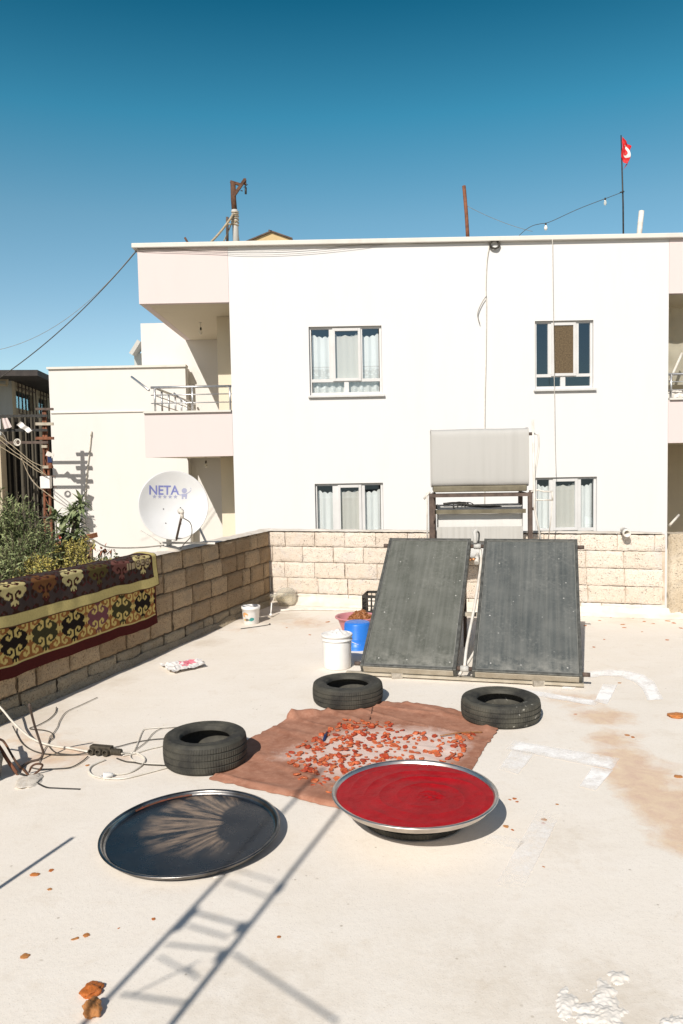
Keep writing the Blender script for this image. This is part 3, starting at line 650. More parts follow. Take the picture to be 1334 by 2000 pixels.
# red pepper paste tray on its tyre
cr = Vector(((806 - 667) / FPX * 3.80 - .012, 3.765, 0.146))
make_tyre('tyre', 'black tyre lying under the tray of red paste', Vector((cr.x + .005, 3.885, 0)), 0.275, .150, 'rubber', .7)
tr_, rr_ = make_tray('round_tray', 'large steel tray full of red pepper paste, raised on a tyre', cr + Vector((0, 0, .006)), 0.398, 0.040, Matrix.Identity(3), 'tray_steel')
pm = MB(); rings, seg = 110, 260
rp = 0.398 - 0.0165
def paste_h(x, y, r):
    q = math.hypot(x, y) / rp
    h = 0.0275 + 0.004 * (1 - q * q)
    sx, sy = x - 0.06, y + 0.05
    rad = math.hypot(sx, sy); an = math.atan2(sy, sx)
    env = max(0, 1 - q ** 6) * (0.35 + 0.65 * (0.5 + 0.5 * math.sin(an * 1.0 + 0.6)))
    h += 0.0050 * env * (1 - 2 * abs(math.sin(rad * 36 + an * .5 + 1.1 * nz(x * 4, y * 4))) ** .7) * (0.4 + 0.6 * abs(nz(x * 3 + 5, y * 3)) * 2)
    h += 0.0035 * nz(x * 7, y * 7, 3) * max(0, 1 - q ** 8) + 0.0012 * nz(x * 30, y * 30) + 0.0007 * nz(x * 90, y * 90)
    d = math.hypot(x - .085, (y + .055) * 1.3)
    h += (0.006 * math.exp(-(d / .05) ** 2)) * nz(x * 55, y * 55, 8) * 2
    h -= 0.003 * max(0, (q - .93) / .07)
    return h
i = 0
for k in range(rings + 1):
    for a in range(seg):
        q = 2 * math.pi * a / seg; r = rp * k / rings * (1 - (0.004 * nz(math.cos(q) * 6, math.sin(q) * 6) if k == rings else 0))
        x, y = r * math.cos(q), r * math.sin(q); pm.v.append(Vector(tr_['_w']) + Vector((x, y, paste_h(x, y, r))))
for k in range(rings):
    for a in range(seg):
        b = (a + 1) % seg; pm.f.append((k * seg + a, (k + 1) * seg + a, (k + 1) * seg + b, k * seg + b)); pm.sm.append(True)
solo('pepper_paste', pm, 'paste', 'smooth swirled bed of bright red pepper paste filling the raised tray', 'paste', loc=tuple(tr_['_w']))
# ------------------------------------------------------------------ brown cloth and drying pieces
OUT = [(408, 1523), (440, 1497), (468, 1455), (500, 1438), (545, 1415), (580, 1397), (640, 1390), (700, 1377), (735, 1371), (775, 1373), (830, 1376), (900, 1390), (940, 1412), (970, 1428), (955, 1450), (935, 1482), (905, 1530), (860, 1565), (780, 1582), (700, 1585), (640, 1576), (560, 1556), (480, 1539)]
B = cat_rom([G(*p) for p in OUT + OUT[:1]], 9)[:-1]
cc = sum(B, Vector()) / len(B); cl = MB(); st = []
WC = [(G(740, 1465), .62), (G(560, 1480), .30), (G(860, 1455), .4), (G(640, 1530), .3)]
rg = 60; nb = len(B)
for k in range(rg + 1):
    for a in range(nb):
        e = B[a] + Vector((0.022 * nz(a * .45, 2) + .01 * nz(a * 1.7, 3), 0.022 * nz(a * .45, 7) + .01 * nz(a * 1.7, 8), 0)); p = cc.lerp(e, k / rg); q = k / rg
        z = 0.006 + 0.004 * abs(nz(p.x * 4, p.y * 4, 1)) + 0.009 * abs(nz(p.x * 11, p.y * 6, 2)) * (0.3 + q * q)
        ridge = nz(p.x * 2.2 + p.y * 3.1, p.x * .6, 4); z += 0.012 * max(0, 1 - abs(ridge) / .09) * q ** 2 * 1.5
        if k == rg: z = 0.004 + 0.006 * abs(nz(a * .35, 1))
        # fold along the far-left edge
        d = (p - G(600, 1398)); u = d.x * .93 + d.y * .35; v = -d.x * .35 + d.y * .93
        z += 0.058 * math.exp(-(v / .045) ** 2) * max(0, 1 - (abs(u + .06) / .26) ** 2) * (0.7 + .6 * nz(u * 14, 3))
        d2 = (p - G(958, 1424)); z += 0.016 * math.exp(-(d2.length / .09) ** 2) * (1 + nz(p.x * 25, p.y * 25))
        cl.v.append(Vector((p.x, p.y, z)))
        st.append((min(1, max(0, 1 - (p - WC[0][0]).length / WC[0][1]) * 1.6 + max(0, 1 - (p - WC[1][0]).length / WC[1][1]) * .6 + max(0, 1 - (p - WC[2][0]).length / WC[2][1]) * .7 + max(0, 1 - (p - WC[3][0]).length / WC[3][1]) * .5), 0, 0))
for k in range(rg):
    for a in range(nb):
        b = (a + 1) % nb; cl.f.append((k * nb + a, (k + 1) * nb + a, (k + 1) * nb + b, k * nb + b)[::-1]); cl.sm.append(True)
cl.att['stain'] = ('col', st)
solo('drying_cloth', cl, 'cloth', 'wrinkled brown cloth with a whitened middle spread out under drying tomatoes', 'cloth')
POLY = [(556, 1472), (572, 1510), (590, 1535), (640, 1552), (700, 1540), (880, 1500), (905, 1478), (935, 1430), (860, 1440), (800, 1425), (765, 1412), (690, 1404), (660, 1408), (632, 1424), (600, 1445), (575, 1458)]
def inpoly(x, y, P):
    c = False; j = len(P) - 1
    for i in range(len(P)):
        if (P[i][1] > y) != (P[j][1] > y) and x < (P[j][0] - P[i][0]) * (y - P[i][1]) / (P[j][1] - P[i][1]) + P[i][0]: c = not c
        j = i
    return c
def piece_mesh(name, seed, s=0.021, flat=0.45, mat='tomato', cup=True, nu=14, nv=8):
    rnd = random.Random(seed); m = MB(); ax = rnd.uniform(.75, 1.25); o = rnd.random() * 40
    def fn(u, v):
        th = u * 2 * math.pi; ph = v * math.pi
        x, y, z = math.sin(ph) * math.cos(th) * ax, math.sin(ph) * math.sin(th), math.cos(ph)
        k = 1 + 0.38 * nz(x * 1.6 + o, y * 1.6, z * 1.6) + 0.16 * nz(x * 4 + o, y * 4, z * 4)
        z2 = z * flat
        if cup and z > 0.1: z2 = flat * (0.42 - 0.55 * (z - .1)) + 0.12 * nz(x * 4, y * 4, o)
        return Vector((x * k, y * k, z2 * k + flat * .78)) * s
    m.grid(fn, nu, nv, True, True)
    me = m.mesh(name); me.materials.append(M[mat]); return me
TM = [piece_mesh('tomato_piece', k, 0.0192, .42, 'tomato' if k % 3 else 'tomato_red', k % 4 != 0) for k in range(8)]
rnd = random.Random(21); placed = []; tries = 0
TRAY_HID = Vector(tr_['_w'])
while len(placed) < 299 and tries < 60000:
    tries += 1; x, y = rnd.uniform(550, 945), rnd.uniform(1400, 1556)
    if not inpoly(x, y, POLY): continue
    # sparse clearing in the middle band
    dens = 0.85 + 0.25 * nz(x * .022, y * .05, 3) * 1.6
    if rnd.random() > dens: continue
    if rnd.random() > (y - 900) ** -2 * 2.8e5: continue
    p = G(x, y, 0.012)
    if (Vector((p.x, p.y)) - Vector((TRAY_HID.x, TRAY_HID.y))).length < 0.46 and y > 1500: continue
    if any((p - q).length < 0.025 for q in placed): continue
    placed.append(p)
for k, p in enumerate(placed):
    o = bpy.data.objects.new('tomato_piece', TM[rnd.randrange(8)]); COL.objects.link(o)
    s = rnd.uniform(0.65, 1.25); o.location = (p.x, p.y, 0.010); o.scale = (s, s * rnd.uniform(.75, 1.1), s * rnd.uniform(.8, 1.3)); o.rotation_euler = (rnd.uniform(-.4, .4), rnd.uniform(-.4, .4), rnd.uniform(0, 6.28))
    tag(o, 'shrivelled red-orange tomato piece drying on the brown cloth', 'dried tomato', 'tomato pieces drying on the cloth')
ex = MB(); rnd = random.Random(77); more = []; tries = 0
while len(more) < 90 and tries < 30000:
    tries += 1; x, y = rnd.uniform(550, 945), rnd.uniform(1400, 1556)
    if not inpoly(x, y, POLY): continue
    p = G(x, y, .012)
    if (Vector((p.x, p.y)) - Vector((TRAY_HID.x, TRAY_HID.y))).length < .44 and y > 1500: continue
    if any((p - q).length < .017 for q in placed + more): continue
    more.append(p); me = TM[rnd.randrange(8)]; i = len(ex.v); k = rnd.uniform(.5, .8); rr = Matrix.Rotation(rnd.uniform(0, 6.28), 3, 'Z')
    ex.v += [Vector((p.x, p.y, .010)) + rr @ (v.co * k) for v in me.vertices]; ex.f += [tuple(i + j for j in q.vertices) for q in me.polygons]; ex.sm += [True] * len(me.polygons)
tag(solo('tomato_crumbs', ex, 'tomato', 'loose small tomato crumbs filling gaps between the drying pieces', 'dried tomato'), kind='stuff')
a, b = G(632, 1446, .018), G(639, 1430, .018)
mb = MB(); mb.tube([a, a.lerp(b, .5) + Vector((0, 0, .006)), b], [0.007, 0.010, 0.006], 10); solo('clothes_peg', mb, 'navy', 'small dark blue peg lying among the drying tomato pieces', 'peg')
mb = MB(); mb.tube(cat_rom([G(860, 1437, .02), G(890, 1432, .024), G(915, 1430, .02), G(942, 1430, .016)]), 0.004, 6); solo('dry_stalk', mb, 'straw', 'thin dry stalk lying across right side of the brown cloth', 'stalk')
# ------------------------------------------------------------------ scraps on the floor
SM = [piece_mesh('tomato_scrap', 40 + k, 1.0, .5, 'scrap', False, 40, 22) for k in range(5)]
def scrap(px, py, wpx, label, group=None, mesh=0, flat=1.0, asp=1.0, rz=0):
    p = G(px, py); s = wpx / 2 * p.y / FPX
    o = bpy.data.objects.new('tomato_scrap', SM[mesh % 5]); COL.objects.link(o); o.location = (p.x, p.y, -0.05 * s); o.scale = (s, s * asp, s * flat); o.rotation_euler = (0, 0, rz)
    return tag(o, label, 'tomato scrap', group)
scrap(182, 1978, 40, 'big orange-brown dried clump, lowest of the clumps at lower left', None, 0, 1.5, 1.1, .4)
scrap(180, 1939, 46, 'flat orange dried clump just behind the biggest clump at lower left', None, 2, .75, .8, 1.2)
scrap(49, 1868, 19, 'small orange scrap alone near the left edge of the floor', None, 1, .4, .9)
scrap(169, 1827, 16, 'round tiny red scrap, right one of the close pair at left', None, 3, .4, .8)
scrap(147, 1834, 16, 'elongated tiny red scrap, left one of the close pair at left', None, 4, .3, .5, .6)
scrap(68, 1709, 20, 'orange scrap beside the narrow rod shadow at left', None, 1, .5, .6)
scrap(1322, 1400, 34, 'bright orange dried clump at right edge of the floor', None, 2, .5, .8)
scrap(1325, 1517, 18, 'small orange scrap on the rusty stain at right edge', None, 1, .35, .8)
FL = [(1005, 1560), (1010, 1566), (996, 1562), (990, 1616), (1001, 1621), (988, 1614), (1088, 1571), (1063, 1601), (1061, 1608), (1236, 1440), (1210, 1334), (1225, 1436), (1124, 1395), (1180, 1249), (1216, 1220), (1219, 1226), (1171, 1212), (1236, 1207), (1258, 1214), (1276, 1218), (1304, 1213), (1316, 1217), (1330, 1227), (1303, 1250), (1193, 1206), (1143, 1222), (1254, 1234), (1160, 1264), (480, 1505), (356, 1430), (171, 1495), (232, 1813), (1062, 1693), (545, 1830), (300, 1795), (97, 1737), (100, 1700), (605, 1240), (560, 1226), (640, 1215)]
for k, (a, b) in enumerate(FL):
    scrap(a, b, rnd.uniform(6, 13) if b > 1290 else rnd.uniform(6, 11), 'tiny dried orange-brown scrap scattered on the concrete floor', 'tiny scraps scattered on the floor', k, .3, rnd.uniform(.5, .9), rnd.uniform(0, 6))
# plaster lumps, lower right
PB = []
def lump(px, py, wpx, label, mesh_seed, flat, asp=.8, rz=0):
    p = G(px, py); s = wpx / 2 * p.y / FPX; me = piece_mesh('plaster_lump', mesh_seed, 1.0, .5, 'plaster_crumb', False, 26, 14)
    o = bpy.data.objects.new('plaster_lump', me); COL.objects.link(o); o.location = (p.x, p.y, -flat * s * .25); o.scale = (s, s * asp, s * flat); o.rotation_euler = (0, 0, rz); tag(o, label, 'plaster')
def spill(x0, x1, y0, y1, blobs, label):
    mb = MB(); nx, ny = 150, 110; idx = {}; hh = {}
    for a in range(nx + 1):
        for b in range(ny + 1):
            px, py = x0 + (x1 - x0) * a / nx, y0 + (y1 - y0) * b / ny
            m = max(1 - math.hypot((px - c[0]) / c[2], (py - c[1]) / c[3]) for c in blobs)
            p = G(px, py); h = m + .55 * nz(px * .045, py * .06, 3) + .30 * nz(px * .12, py * .16, 5)
            if h > .02: idx[(a, b)] = len(mb.v); mb.v.append(Vector((p.x, p.y, -.001 + min(.010, .011 * min(h, 1.0) ** .8) * (1 + .25 * nz(p.x * 20, p.y * 20)) + .0015 * nz(p.x * 80, p.y * 80))))
    for a in range(nx):
        for b in range(ny):
            q = [(a, b + 1), (a + 1, b + 1), (a + 1, b), (a, b)]
            if all(k in idx for k in q): mb.f.append(tuple(idx[k] for k in q)); mb.sm.append(True)
    return solo('plaster_spill', mb, 'plaster_crumb', label, 'plaster')
spill(1070, 1250, 1890, 2030, [(1182, 1985, 42, 40), (1180, 1940, 26, 34), (1105, 1962, 20, 34), (1205, 1910, 24, 16), (1145, 1968, 34, 14), (1140, 1990, 30, 12)], 'lumpy spill of white plaster on the floor near the bottom right')
spill(1270, 1400, 1960, 2040, [(1318, 2000, 36, 18)], 'flat white plaster crust cut off by the bottom edge at lower right')
lump(427, 1712, 26, 'sliver of white plaster beside the lower edge of the dark tray', 76, .25, .3, .5)
# ------------------------------------------------------------------ solar water heater
sp0 = G(703, 1300, .10); _a = R(15.0); _k = (1139 - 667) / FPX
sp1 = sp0 + Vector((math.cos(_a), -math.sin(_a), 0)) * ((_k * sp0.y - sp0.x) / (math.cos(_a) + _k * math.sin(_a)))
XS = (sp1 - sp0); XS.z = 0; XS.normalize(); YS = Vector((-XS.y, XS.x, 0)); TILT = R(35.5); LEN = 1.62
UPs = YS * math.cos(TILT) + Vector((0, 0, math.sin(TILT))); NS = XS.cross(UPs)
heater = thing('solar_water_heater', 'solar water heater with two dusty tilted panels and grey sheet-metal tank behind', 'solar heater', Vector(((sp0.x + sp1.x) / 2, (sp0.y + sp1.y) / 2 + .6, 0)))
MS = Matrix((XS, UPs, NS)).transposed()
span = (sp1 - sp0).dot(XS)
def panel(o, wdt, gmat, lab):
    # o: lower-left corner of the glass face
    fr = MB(); t = .075; fw = .026
    def P(x, y, z): return o + XS * x + UPs * y + NS * z
    for (x0, x1, y0, y1, z1) in ((0, fw, 0, LEN, .006), (wdt - fw, wdt, 0, LEN, .006), (fw, wdt - fw, 0, fw, .005), (fw, wdt - fw, LEN - fw, LEN, .005)):
        fr.box(P((x0 + x1) / 2, (y0 + y1) / 2, (z1 - t) / 2), (x1 - x0, y1 - y0, z1 + t), MS)
    f = put('collector', fr, 'panel_frame', heater, lab, bevel=.003)
    back = MB(); back.box(P(wdt / 2, LEN / 2, -t + .004), (wdt - 2 * fw + .004, LEN - 2 * fw + .004, .006), MS); put('back_sheet', back, 'galv', f)
    g = MB(); uv = []
    def fn(u, v):
        uv.append((u * wdt, v * LEN, 0)); return P(fw - .002 + u * (wdt - 2 * fw + .004), fw - .002 + v * (LEN - 2 * fw + .004), -.006)
    g.grid(fn, 12, 20); g.att['uvw'] = ('vec', uv); put('cover_glass', g, gmat, f)
    bd = MB()
    for (x0, x1, y0, y1) in ((fw + .001, fw + .006, fw, LEN - fw), (wdt - fw - .006, wdt - fw - .001, fw, LEN - fw), (fw, wdt - fw, fw + .001, fw + .007), (fw, wdt - fw, LEN - fw - .007, LEN - fw - .001)):
        bd.box(P((x0 + x1) / 2, (y0 + y1) / 2, -.002), (x1 - x0, y1 - y0, .006), MS)
    put('glass_bead', bd, 'bead', f)
    ap = MB(); ap.box(P(wdt / 2, -.004, -.036), (wdt - .05, .006, .058), MS); put('end_plate', ap, 'beige_steel', f)
    return f
w1 = span * .449; x2 = span * .520; w2 = span - x2
panel(sp0, w1, 'collector_a', 'left collector with fine vertical ribs'); panel(sp0 + XS * x2, w2, 'collector_b', 'right collector, bluer and heavily spotted')
fr = MB()
def SP(x, y, z): return sp0 + XS * x + UPs * y + NS * z
zr = sp0.z
base_l = sp0 - XS * .13 - UPs * 0.005 - NS * .09; base_r = sp0 + XS * (span + .01) - UPs * .005 - NS * .09
fr.bar(base_l, base_r, .05, .02)
put('base_rail', fr, 'beige_steel', heater)
for x in (.30, 1.44):
    ft = MB(); q = sp0 + XS * x - NS * .09; ft.box((q.x, q.y, .022), (.09, .09, .044), Matrix.Rotation(.1, 3, 'Z')); put('foot_block', ft, 'concrete_chunk', heater)
for x in (.08, w1 - .06, x2 + .08, span - .08):
    lg = MB(); top = SP(x, LEN - .12, -.085); lg.bar(SP(x, .02, -.092), SP(x, LEN - .02, -.092), .03, .03, tuple(NS)); lg.bar(top, Vector((top.x, top.y, 0.0)), .03, .03); put('panel_leg', lg, 'rust_brown', heater)
cb = MB(); cb.bar(SP(.05, LEN * .46, -.125), SP(span - .05, LEN * .46, -.125), .05, .03); put('cross_rail', cb, 'beige_steel', heater)
for (xa, xb, y) in ((-.06, -.001, .05), (w1, x2, .05), (span, span + .06, .05), (-.05, -.001, LEN - .07), (w1, x2, LEN - .07), (span, span + .06, LEN - .07)):
    put('header_pipe', MB().tube([SP(xa, y, -.035), SP(xb, y, -.035)], .018, 12), 'rust_brown', heater)
for y in (.05, LEN - .07):
    put('coupling', MB().tube([SP(w1 + .03, y, -.035), SP(x2 - .03, y, -.035)], .026, 12), 'galv', heater)
mid = (w1 + x2) / 2
mb = MB(); mb.tube(cat_rom([SP(mid + .0, .06, -.02), SP(mid - .0, .3, -.03), SP(mid + .03, LEN * .5, -.05), SP(mid + .045, LEN * .82, -.06), SP(mid + .03, LEN - .10, -.05)]), .013, 10); mb.tube(cat_rom([SP(mid - .04, .0, -.05), SP(mid + .02, .14, -.06), SP(mid + .07, .3, -.08)]), .012, 8)
put('feed_pipe', mb, 'pipe_white', heater)
mb = MB(); q = SP(mid, LEN - .28, -.01); mb.tube([q - XS * .05, q + XS * .01], .012, 8); mb.tube([q - XS * .05 - UPs * .02, q - XS * .05 + UPs * .02], .007, 8); put('valve', mb, 'brass', heater)
mb = MB(); q = SP(mid + .01, LEN - .26, -.02); mb.tube([q - UPs * .06, q + UPs * .04], .022, 12); mb.tube([q + UPs * .04, q + UPs * .07], .014, 12); put('union', mb, 'pipe_white', heater)
# elbow between the panel tops
mb = MB(); q = SP(mid - .02, LEN - .06, 0); mb.tube(cat_rom([q, q + Vector((0, 0, .05)), q + Vector((.0, .02, .10)), q + Vector((.02, .03, .12))]), [.02] * 19, 12); put('vent_elbow', mb, 'galv', heater)
mb = MB(); mb.tube(cat_rom([q + Vector((.02, .03, .115)), q + Vector((.042, .03, .09)), q + Vector((.04, .02, .04)), q + Vector((.03, 0, .0))]), .008, 8); put('vent_hose', mb, 'black_plastic', heater)
# tank stand and tanks
TY = 8.75
tl, tr2 = F(845, 958, TY), F(1030, 955, TY + .0)
XT = Vector((1, -0.10, 0)).normalized(); YT = Vector((0.10, 1, 0)).normalized()
tc_ = (tl + tr2) / 2; tw = (tr2 - tl).length + .01
zt, zb = F(937, 837, TY).z, F(937, 960, TY).z
def tank(nm, x0, x1, z0, z1, y0, dep, mat, lab):
    # sheet-metal jacket: rounded box section extruded sideways
    h = z1 - z0; sec = []
    n = 40
    for k in range(n):
        a = 2 * math.pi * k / n; ca, sa = math.cos(a), math.sin(a)
        e = 0.20
        sec.append((dep / 2 * math.copysign(abs(ca) ** e, ca), h / 2 * math.copysign(abs(sa) ** e, sa)))
    o = Vector((tc_.x, TY, (z0 + z1) / 2)) + YT * (y0 + dep / 2)
    m = MB(); nu = 30
    def fn(u, v):
        yy, zz = sec[int(round(v * n)) % n]; x = x0 + (x1 - x0) * u
        return o + XT * x + YT * (yy + .004 * nz(x * 5, zz * 5)) + Vector((0, 0, zz + .005 * nz(x * 3, yy * 3, 2)))
    m.grid(fn, nu, n)
    for s in (x0, x1): m.face([o + XT * s + YT * a + Vector((0, 0, b)) for a, b in (sec if s == x0 else sec[::-1])])
    j = put(nm, m, mat, heater, lab)
    for s in (x0, x1):
        pts = [o + XT * s + YT * a * 1.003 + Vector((0, 0, b * 1.003)) for a, b in sec]; put('seam', MB().tube(pts + pts[:1], .006, 6, False), 'galv', j)
    return j
hx = tw / 2
tank('tank_jacket', -hx, hx, zb + .055, zt, 0.0,   .60, 'tank_grey', 'upper tank jacket of dull grey sheet')
z2a, z2b = F(937, 1075, TY).z, F(937, 990, TY).z
tank('tank_jacket', -hx + .07, hx - .05, z2a - .12, z2b, .18, .5, 'tank_white', 'lower tank jacket in the shade of the upper one')
mb = MB(); mb.box(Vector((tc_.x, TY, zb + .03)) + YT * .295, (tw - .03, .55, .066), Matrix((XT, YT, Vector((0, 0, 1)))).transposed()); put('tank_shade_strip', mb, 'band', heater, bevel=.01)  # dark box added for the shade on the jacket's curved underside
zl = F(937, 966, TY).z
def TP(x, y, z): return Vector((tc_.x, TY, 0)) + XT * x + YT * y + Vector((0, 0, z))
for x in (-hx - .01, hx + .012):
    st_ = MB(); st_.bar(TP(x, -.02, 0), TP(x, -.02, zl + .02), .045, .045); put('stand_leg', st_, 'rust_brown', heater)
    st_ = MB(); st_.bar(TP(x * .93, .52, 0), TP(x * .93, .52, zl), .045, .045); put('stand_leg', st_, 'rust_brown', heater)
rl = MB(); rl.bar(TP(-hx - .03, -.02, zl - .005), TP(hx + .035, -.02, zl - .005), .05, .035); put('stand_rail', rl, 'rust_brown', heater)
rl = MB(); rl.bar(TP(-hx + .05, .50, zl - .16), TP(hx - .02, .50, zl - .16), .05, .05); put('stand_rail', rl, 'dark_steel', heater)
zk = F(937, 1000, TY).z; rl = MB(); rl.bar(TP(-hx + .03, .10, zk), TP(hx - .02, .10, zk), .03, .045); put('stand_rail', rl, 'band', heater)  # dark bar standing in for a rail's shadow on the lower tank
zk = F(937, 1034, TY).z; rl = MB(); rl.box(TP(0, .12, zk - .06), (2 * hx - .1, .02, .16), Matrix((XT, YT, Vector((0, 0, 1)))).transposed()); put('tank_shade_sheet', rl, 'galv', heater)  # grey sheet standing in for shade on the lower tank front
rl = MB(); rl.bar(TP(-hx, .25, zl - .01), TP(hx, .25, zl - .01), .05, .035); put('stand_rail', rl, 'rust_brown', heater)
for x in (-hx + .03, hx - .03):
    rl = MB(); rl.bar(TP(x, -.02, zl - .005), TP(x, .52, zl - .005), .035, .035); put('stand_rail', rl, 'rust_brown', heater)
mb = MB(); a, b = TP(-hx + .13, .2, zl - .11), TP(hx - .42, .2, zl - .15)
mb.tube(cat_rom([a, a.lerp(b, .3) + Vector((0, 0, .02)), a.lerp(b, .7), b, b + Vector((.12, 0, .0)), b + Vector((.2, 0, -.04))]), .013, 8)
for k in range(3):
    c = a.lerp(b, .35 + .1 * k); mb.tube([c + Vector((.07 * math.cos(t), .01 * k, -.01 + .045 * math.sin(t))) for t in [x * math.pi / 8 for x in range(17)]], .006, 6)
put('insulated_hose', mb, 'black_plastic', heater)
# pipes at the right end of the tank
mb = MB(); x = hx + .035
mb.tube([TP(x + .005, -.06, zt + .08), TP(x + .02, -.06, zb - .2), TP(x + .10, -.06, zb - .62)], .012, 10)
mb.tube(cat_rom([TP(hx, .1, zt - .07), TP(hx + .09, .06, zt - .07), TP(hx + .115, .05, zt - .1), TP(hx + .115, .05, zt - .25), TP(hx + .07, 0, zt - .5), TP(hx + .06, 0, zb + .05)]), .010, 8)
put('riser_pipe', mb, 'pipe_white', heater)
mb = MB(); y = zb + .02
mb.tube([TP(hx + .02, -.02, y - .03), TP(hx + .10, -.02, y - .01), TP(hx + .16, -.02, y - .03), TP(hx + .26, -.02, y - .03)], .010, 8); mb.tube([TP(hx + .25, -.02, y - .03), TP(hx + .255, -.02, y - .13)], .010, 8); mb.tube([TP(hx + .05, -.02, y - .12), TP(hx + .25, -.02, y - .125)], .009, 8)
mb.tube([TP(hx + .25, -.02, y - .13), TP(hx + .24, -.02, y - .30), TP(hx + .22, .1, y - .62)], .006, 8)
put('branch_pipe', mb, 'pipe_white', heater)
mb = MB()
for z in (zt - .07, y - .03, y - .22): mb.tube([TP(hx + .005, .0, z), TP(hx + .05, .0, z)], .018, 10)
put('nipple', mb, 'rust_brown', heater)
mb = MB(); mb.tube([TP(-hx - .055, .1, zb - .01), TP(-hx - .055, .1, zb - .60)], .010, 8); mb.tube([TP(-hx - .09, .1, zb - .08), TP(-hx - .02, .1, zb + .0)], .012, 8); put('drain_pipe', mb, 'pipe_white', heater)
# ------------------------------------------------------------------ buckets, basin, crate
def bucket_prof(r0, r1, h, rim=.008, bands=True):
    p = [(0.001, .004), (r0 - .008, .004), (r0 - .003, .001), (r0, .006)]
    p += [(r0 + (r1 - r0) * k, h * k) for k in (.2, .4, .6, .8)]
    if bands: p += [(r0 + (r1 - r0) * .82 + .0, h * .82), (r1 + rim, h * .825), (r1 + rim, h * .85), (r1 + .001, h * .86), (r1 + .001, h * .93), (r1 + rim, h * .935)]
    p += [(r1 + rim, h * .985), (r1 + rim - .003, h), (r1 - .002, h), (r1 - .006, h * .97), (r0 - .006, .012), (0.001, .01)]
    return p
p = G(659, 1310); wb = 62 * p.y / FPX; pc = Vector((p.x, p.y + wb / 2 * .9, 0))
t_ = thing('bucket', 'white plastic bucket with a crumpled lid in front of the blue bucket', 'bucket', pc, 'plastic buckets on the terrace')
mb = MB(); mb.lathe(bucket_prof(wb / 2 * .88, wb / 2 * .96, .30), pc, 64); put('bucket_body', mb, 'white_plastic', t_)
mb = MB()
mb.grid(lambda u, v: pc + Vector((wb / 2 * .93 * v * math.cos(u * 6.2832), wb / 2 * .93 * v * math.sin(u * 6.2832), .292 + .028 * max(0, 1 - v * v) * (1 + 1.2 * nz(4 * v * math.cos(u * 6.2832), 4 * v * math.sin(u * 6.2832))) + .01 * nz(9 * v * math.cos(u * 6.2832), 9 * v * math.sin(u * 6.2832), 3))), 40, 12, True, True); put('crumpled_lid', mb, 'white_plastic', t_)
p = G(690, 1271); pc2 = Vector((p.x + .045, p.y + .13, 0))
t_ = thing('bucket', 'bright blue plastic bucket standing upside down behind the white bucket', 'bucket', pc2, 'plastic buckets on the terrace')
mb = MB(); mb.lathe([(.150, 0), (.152, .012), (.143, .015), (.138, .10), (.137, .105), (.134, .11), (.126, .235), (.118, .25), (.105, .255), (.001, .25)], pc2, 56); put('bucket_body', mb, 'blue_plastic', t_)
mb = MB(); mb.tube([pc2 + Vector((.137 * math.cos(a), .137 * math.sin(a), .10 - .05 * math.sin((a + 2.6) * 1.0) ** 2)) for a in [R(-170 + 10 * k) for k in range(17)]], .004, 6); put('bail_handle', mb, 'pipe_white', t_)
p = G(694, 1240); pc3 = Vector((p.x + .02, p.y + .21, 0))
t_ = thing('basin', 'dull pink plastic basin heaped with dried stalks beside the left panel', 'basin', pc3)
mb = MB(); mb.lathe([(.001, .006), (.14, .006), (.15, .0), (.155, .01), (.205, .14), (.215, .15), (.228, .152), (.23, .145), (.232, .152), (.228, .160), (.212, .158), (.20, .145), (.150, .018), (.001, .012)], pc3, 64); put('basin_body', mb, 'pink_plastic', t_)
rnd = random.Random(5); mb = MB()
pcs = pc3 + Vector((.05, .02, .09))
def heap(u, v):
    a = u * 6.2832; r = .16 * v; return pcs + Vector((r * math.cos(a), r * math.sin(a), .115 * (1 - v ** 1.7) + .028 * nz(r * math.cos(a) * 22, r * math.sin(a) * 22)))
mb.grid(heap, 40, 14, True, True)
for k in range(420):
    a, r = rnd.random() * 6.28, .155 * math.sqrt(rnd.random()); q = heap(a / 6.2832, r / .16); d = Vector((rnd.uniform(-1, 1), rnd.uniform(-1, 1), rnd.uniform(-.3, .6))).normalized() * rnd.uniform(.012, .035)
    mb.tube([q - d * .5, q + d * .5 + Vector((0, 0, .008))], rnd.uniform(.002, .006), 4, True, False)
tag(put('stalk_heap', mb, 'straw', None), 'heap of dried orange-brown stalks piled in the pink basin', 'dried stalks')
# black crate behind the left panel edge
p = G(716, 1212); pk = Vector((p.x + .19, p.y + .22, 0)); RZ = Matrix.Rotation(R(-12), 3, 'Z')
t_ = thing('crate', 'black plastic lattice crate half hidden behind the left panel', 'crate', pk)
mb = MB(); cw, cd, ch = .40, .34, .27
def CP(x, y, z): return pk + RZ @ Vector((x, y, z))
for sx, sy, L, ax in ((0, -cd / 2, cw, 0), (0, cd / 2, cw, 0), (-cw / 2, 0, cd, 1), (cw / 2, 0, cd, 1)):
    for z, hh in ((.012, .024), (.09, .010), (.15, .010), (.21, .010), (ch - .012, .03)):
        mb.box(CP(sx, sy, z), (L if ax == 0 else .012, L if ax == 1 else .012, hh), RZ)
    for k in range(9):
        o = -L / 2 + L * k / 8; mb.box(CP(sx + (o if ax == 0 else 0), sy + (o if ax == 1 else 0), ch / 2), (.010, .010, ch - .006), RZ)
mb.box(CP(0, 0, .006), (cw - .01, cd - .01, .008), RZ); put('crate_body', mb, 'black_plastic', t_)
